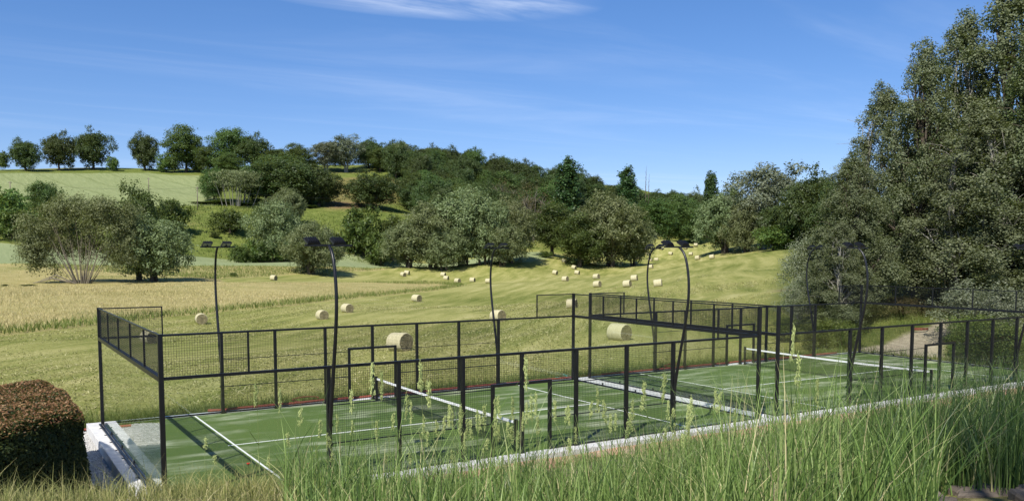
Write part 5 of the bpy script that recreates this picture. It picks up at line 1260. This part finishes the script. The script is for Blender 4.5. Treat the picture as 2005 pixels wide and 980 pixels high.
# flowering stalks, each one its own
M_STALK = simple_mat('grass_stem', (.20, .25, .08), .5, .3, 0, .25, 12)
M_SEED = simple_mat('grass_seed_head', (.43, .47, .19), .7, .2, 0, .35, 60, 0, (.29, .35, .11))
def stalk_proto(seed):
    """stem of unit height and its one-sided, clustered panicle"""
    r = random.Random(seed)
    hd = MB()
    for c in range(r.randint(5, 8)):
        u = c/7
        bz = 1-.20+.165*u+r.uniform(-.008, .008)
        out = (.026*(1-u)**1.1+.004)*r.uniform(.4, 1.3); ang = r.uniform(-.7, .7)
        cx_, cy_ = math.cos(ang)*out, math.sin(ang)*out
        hd.tube([(0, 0, bz-.012), (cx_*.6, cy_*.6, bz), (cx_, cy_, bz+.008)], [.0012, .001, .0008], 3, False)
        for k in range(r.randint(12, 18)):
            p = Vector((cx_+r.gauss(0, .006), cy_+r.gauss(0, .006), bz+.012+r.gauss(0, .014)))
            dv = Vector((r.gauss(.25*math.cos(ang), .3), r.gauss(.25*math.sin(ang), .3), 1)).normalized()
            ln = r.uniform(.008, .013)
            hd.tube([p-dv*ln, p, p+dv*ln], [.0006, .0032, .0005], 4, False)
    st = MB().tube([(0, 0, 0), (.003, 0, .35), (0, .003, .7), (0, 0, 1.0)], [.0022, .0019, .0015, .0008], 4, False)
    lf = MB()
    for z in (.22, .45):
        a = r.uniform(0, 6.28); ca, sa = math.cos(a), math.sin(a); L = r.uniform(.16, .28)
        pts = [(0, 0, z), (ca*L*.35, sa*L*.35, z+L*.55), (ca*L*.75, sa*L*.75, z+L*.75), (ca*L*1.1, sa*L*1.1, z+L*.68)]
        b = len(lf.v)
        for i, p in enumerate(pts):
            w = .0035*(1-i/3.2)
            lf.v += [(p[0]-sa*w, p[1]+ca*w, p[2]), (p[0]+sa*w, p[1]-ca*w, p[2])]
        for i in range(3): lf.f.append((b+2*i, b+2*i+1, b+2*i+3, b+2*i+2))
    return st, hd, lf
SP = []
for k in range(6):
    st, hd, lf = stalk_proto(60+k)
    SP.append((st.mesh('stem', M_STALK, True), hd.mesh('seed_head', M_SEED), lf.mesh('leaf_blade', M_STALK)))
for i, (x, y, h, run, az) in enumerate(STALKS):
    st, hd, lf = SP[i % 6]
    o = empty('grass_stalk', (x, y, hz(x, y)-.02))
    tilt = math.atan2(run, h)
    o.rotation_euler = (Matrix.Rotation(az, 3, 'Z') @ Matrix.Rotation(tilt, 3, 'Y')).to_euler()
    L = math.hypot(run, h)*1.02
    rr = random.Random(i)
    o.scale = (.92*rr.uniform(.9, 1.3), 0.92*rr.uniform(.9, 1.3), L)
    tag(o, 'tall flowering grass stalk with clustered pale seed head on the bank', 'grass stalk', 'flowering grass stalks on the bank')
    obj('stem', st, o); h_ = tag(obj('seed_head', hd, o), kind='stuff'); obj('leaf_blade', lf, o)
    # keep the head its natural size on short and tall stems alike
    k = min(1.0, .85/L) if L > .85 else 1.0

# ------------------------------------------------------------------ clipped hedge
L_PHOT = leaf_mat('hedge_leaves', (.014, .028, .008), (.030, .052, .013), (.062, .085, .022), .15, .5, .25, .0)
L_PHOT_RED = leaf_mat('hedge_red_shoots', (.12, .050, .022), (.24, .095, .055), (.38, .23, .12), .25, .5, .25, .0)
def hedge():
    plan = [(-1.45, 1.2), (-1.55, 4.2), (-1.9, 6.7), (-6.2, 6.0), (-6.0, -2.2), (-3.1, -.45)]
    zt, zb = 2.2, -.35
    root = tag(empty('clipped_hedge', (-3.6, 2.8, zb)), 'dark clipped hedge with reddish young leaves on top, lower left', 'hedge')
    off = Vector((3.6, -2.8, -zb))
    rng = np.random.default_rng(77)
    N_ = 150000
    X = rng.uniform(-6.4, -1.2, N_); Y = rng.uniform(-2.4, 7.0, N_)
    sd = poly_sdf(X, Y, plan)
    k = sd > 0; X, Y, sd = X[k], Y[k], sd[k]
    # rounded shoulder, faces a little uneven
    lump = .05*np.sin(X*2.2+Y*1.1)+.04*np.sin(Y*3.1-X)
    rshoulder = .30
    top = zt - np.where(sd < rshoulder, rshoulder-np.sqrt(np.maximum(0, rshoulder**2-(rshoulder-sd)**2)), 0)*.9 + lump
    # top leaves
    m = 52000
    Pt = np.stack([X, Y, top-np.abs(rng.normal(0, .06, len(X)))], -1)[:m]
    Nt = np.stack([rng.normal(0, .6, m), rng.normal(0, .6, m), np.full(m, .8)], -1)[:len(Pt)]
    # side leaves along the outline
    seg = []
    for i in range(len(plan)):
        a, b = np.array(plan[i-1]), np.array(plan[i]); seg.append((a, b, np.linalg.norm(b-a)))
    Ps, Ns = [], []
    cen = np.array(plan).mean(0)
    for a, b, l in seg:
        kk = int(l*3600)
        u = rng.random(kk)[:, None]; p = a+(b-a)*u
        nrm = np.array([(b-a)[1], -(b-a)[0]])/l
        if np.dot(nrm, (a+b)/2-cen) < 0: nrm = -nrm
        z = zb+rng.random(kk)*(zt-.25-zb)
        ins = np.abs(rng.normal(0, .09, kk))-.03+.06*np.sin(z*3+p[:, 0]*2)
        ins += np.where(z > zt-.55, (z-(zt-.55))**2*1.2, 0)
        p = p-nrm*ins[:, None]
        Ps.append(np.c_[p, z]); Ns.append(np.c_[np.tile(nrm, (kk, 1))+rng.normal(0, .5, (kk, 2)), rng.normal(.25, .5, kk)])
    Ps, Ns = np.concatenate(Ps), np.concatenate(Ns)
    def mk(P, N, size, mat, name, seed):
        P = P+np.array(off)
        V, F = leaf_quads(P, N, size, .42, np.random.default_rng(seed))
        return quads_mesh(name, V, F, mat, np.clip(np.random.default_rng(seed+1).normal(.5, .25, len(P)), 0, 1))
    obj('side_foliage', mk(Ps, Ns, .085, L_PHOT, 'side_foliage', 5), root)
    red = rng.random(len(Pt)) < .42
    obj('top_foliage', mk(Pt[~red], Nt[~red], .085, L_PHOT, 'top_foliage', 6), root)
    obj('young_shoots', mk(Pt[red]+np.array([0, 0, .03]), Nt[red], .085, L_PHOT_RED, 'young_shoots', 7), root)
    # solid near-black core behind the leaves
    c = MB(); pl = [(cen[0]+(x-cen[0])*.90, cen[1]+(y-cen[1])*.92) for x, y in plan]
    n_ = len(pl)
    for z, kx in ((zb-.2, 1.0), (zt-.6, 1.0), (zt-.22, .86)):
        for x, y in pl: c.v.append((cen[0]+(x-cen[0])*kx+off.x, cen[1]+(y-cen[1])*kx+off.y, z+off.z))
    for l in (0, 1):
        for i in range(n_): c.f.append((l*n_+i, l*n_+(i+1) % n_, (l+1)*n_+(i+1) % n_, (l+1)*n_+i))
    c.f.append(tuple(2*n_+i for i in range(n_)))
    c.build('inner_core', simple_mat('hedge_inside', (.012, .013, .007), 1, .05, 0, .4, 9), root)
    # one stray shoot at the side
    sh = MB().tube([(-1.5, 4.0, 1.0), (-1.28, 4.1, 1.02), (-1.12, 4.15, .98)], [.008, .006, .003], 4)
    sh.v = [(a+off.x, b+off.y, c_+off.z) for a, b, c_ in sh.v]
    sh.build('stray_shoot', M_BARK, root)
hedge()

# fallen leaves and gravel at the hedge foot
M_GRAVEL = simple_mat('white_gravel', (.60, .585, .55), .9, .2, 0, .35, 8, .4)
def pebbles(n, area, name, label, mat, r0, r1):
    base = np.array([(1, 0, 0), (0, 1, 0), (-1, 0, 0), (0, -1, 0), (0, 0, .75), (0, 0, -.75)])
    fc = np.array([(0, 1, 4), (1, 2, 4), (2, 3, 4), (3, 0, 4), (1, 0, 5), (2, 1, 5), (3, 2, 5), (0, 3, 5)])
    X, Y = scatter(n, area, 0, 0); n = len(X)
    Z = height(X, Y)
    sc = RNG.uniform(r0, r1, n)[:, None, None]*RNG.uniform(.7, 1.3, (n, 1, 3))
    a = RNG.uniform(0, 6.28, n); ca, sa = np.cos(a), np.sin(a)
    V = base[None]*sc+RNG.normal(0, .12, (n, 6, 3))*sc
    V = np.stack([V[..., 0]*ca[:, None]-V[..., 1]*sa[:, None], V[..., 0]*sa[:, None]+V[..., 1]*ca[:, None], V[..., 2]], -1)
    V += np.stack([X, Y, Z+r0*.4+.02], -1)[:, None]
    F = (np.arange(n)[:, None, None]*6+fc).reshape(-1, 3)
    tag(obj(name, quads_mesh(name, V.reshape(-1, 3), F, mat)), label, 'gravel', kind='stuff')
GR = [(-.47, -1.2), (-.47, 11.2), (-1.2, 11.9), (-2.6, 11.0), (-2.4, 6.5), (-1.6, 1.5), (-1.9, -1.2)]
gs = MB()
for i, (x, y) in enumerate(GR): gs.v.append((x, y, hz(x, y)+.012))
gs.f.append(tuple(range(len(GR))))
tag(gs.build('gravel_bed', M_GRAVEL), kind='structure')
pebbles(9000, GR, 'white_gravel', 'white gravel beside the concrete strip under the left wall', M_GRAVEL, .012, .03)
X, Y = scatter(2600, [(-1.3, .2), (-1.5, 3.6), (-1.0, 3.0), (-.75, 1.0), (-.7, -1.2), (-1.9, -1.4)], 0, 0)
V, F = leaf_quads(np.stack([X, Y, height(X, Y)+.05+RNG.random(len(X))*.03], -1), np.c_[RNG.normal(0, .4, (len(X), 2)), np.ones(len(X))], .07, .45, RNG)
L_LIT = leaf_mat('fallen_red_leaves', (.05, .018, .010), (.10, .035, .018), (.17, .075, .035), .1, .6, .2, 0)
tag(obj('leaf_litter', quads_mesh('leaf_litter', V, F, L_LIT, RNG.random(len(X)))), 'dark red fallen leaves at the foot of the hedge', 'leaves', kind='stuff')

# ------------------------------------------------------------------ flat stones at the lower right
M_STONE = simple_mat('weathered_sandstone', (.20, .165, .13), .95, .15, 0, .45, 4.5, .9)
def stone(cx_, cy_, w, l, t_, rz, label, seed):
    r = random.Random(seed); m = MB(); n_ = 14
    for z, k in ((-t_, 1.0), (-.02, 1.03), (0, .96)):
        for i in range(n_):
            a = 2*math.pi*i/n_; sq = 1/max(abs(math.cos(a)), abs(math.sin(a)))**.75
            rr2 = (1+.10*math.sin(i*2.1+seed)+.06*math.sin(i*3.7+seed))*k*sq*.8
            m.v.append((math.cos(a)*w/2*rr2, math.sin(a)*l/2*rr2, z+.012*math.sin(i*1.9+seed)))
    for q in (0, 1):
        for i in range(n_): m.f.append((q*n_+i, q*n_+(i+1) % n_, (q+1)*n_+(i+1) % n_, (q+1)*n_+i))
    m.v.append((0, 0, .012)); c = len(m.v)-1
    for i in range(n_): m.f.append((2*n_+i, 2*n_+(i+1) % n_, c))
    o = m.build('stone_slab', M_STONE, None, (cx_, cy_, hz(cx_, cy_)+.05), rot=(R(r.uniform(-3, 3)), R(r.uniform(-3, 3)), rz))
    tag(o, label, 'stone', 'flat stones at the lower right')
stone(3.15, -18.19, 0.62, 0.40, .18, -0.45, 'broad flat sandstone at the bottom right', 3)
stone(3.97, -17.99, 0.50, 0.36, .18, -0.15, 'flat sandstone higher up at the right edge', 4)
stone(2.58, -18.15, 0.42, 0.32, .18, 0.15, 'smaller flat sandstone left of the broad one', 5)
stone(3.13, -18.61, 0.60, 0.40, .18, 0.45, 'flat sandstone cut by the right edge', 6)


# ------------------------------------------------------------------ a poppy in the dry grass
M_POPPY = simple_mat('poppy_petal', (.62, .05, .03), .6, .2, 0, .2, 20)
def poppy(x, y, h):
    o = tag(empty('poppy', (x, y, hz(x, y))), 'small red poppy in the dry grass at the lower left', 'flower')
    MB().tube([(0, 0, 0), (.01, 0, h*.6), (0, .01, h)], .002, 4).build('stem', M_STALK, o)
    for k in range(4):
        a = k*math.pi/2+.3; ca, sa = math.cos(a), math.sin(a); m = MB()
        for j, (rr_, zz, w) in enumerate(((.001, 0, .002), (.007, .005, .008), (.013, .011, .010), (.016, .017, .006))):
            m.v += [(ca*rr_-sa*w, sa*rr_+ca*w, h+zz), (ca*rr_, sa*rr_, h+zz-.004), (ca*rr_+sa*w, sa*rr_-ca*w, h+zz)]
        for j in range(3):
            for q in (0, 1): m.f.append((j*3+q, j*3+q+1, j*3+q+4, j*3+q+3))
        m.build('petal', M_POPPY, o)
poppy(-1.55, -13.88, 0.30)
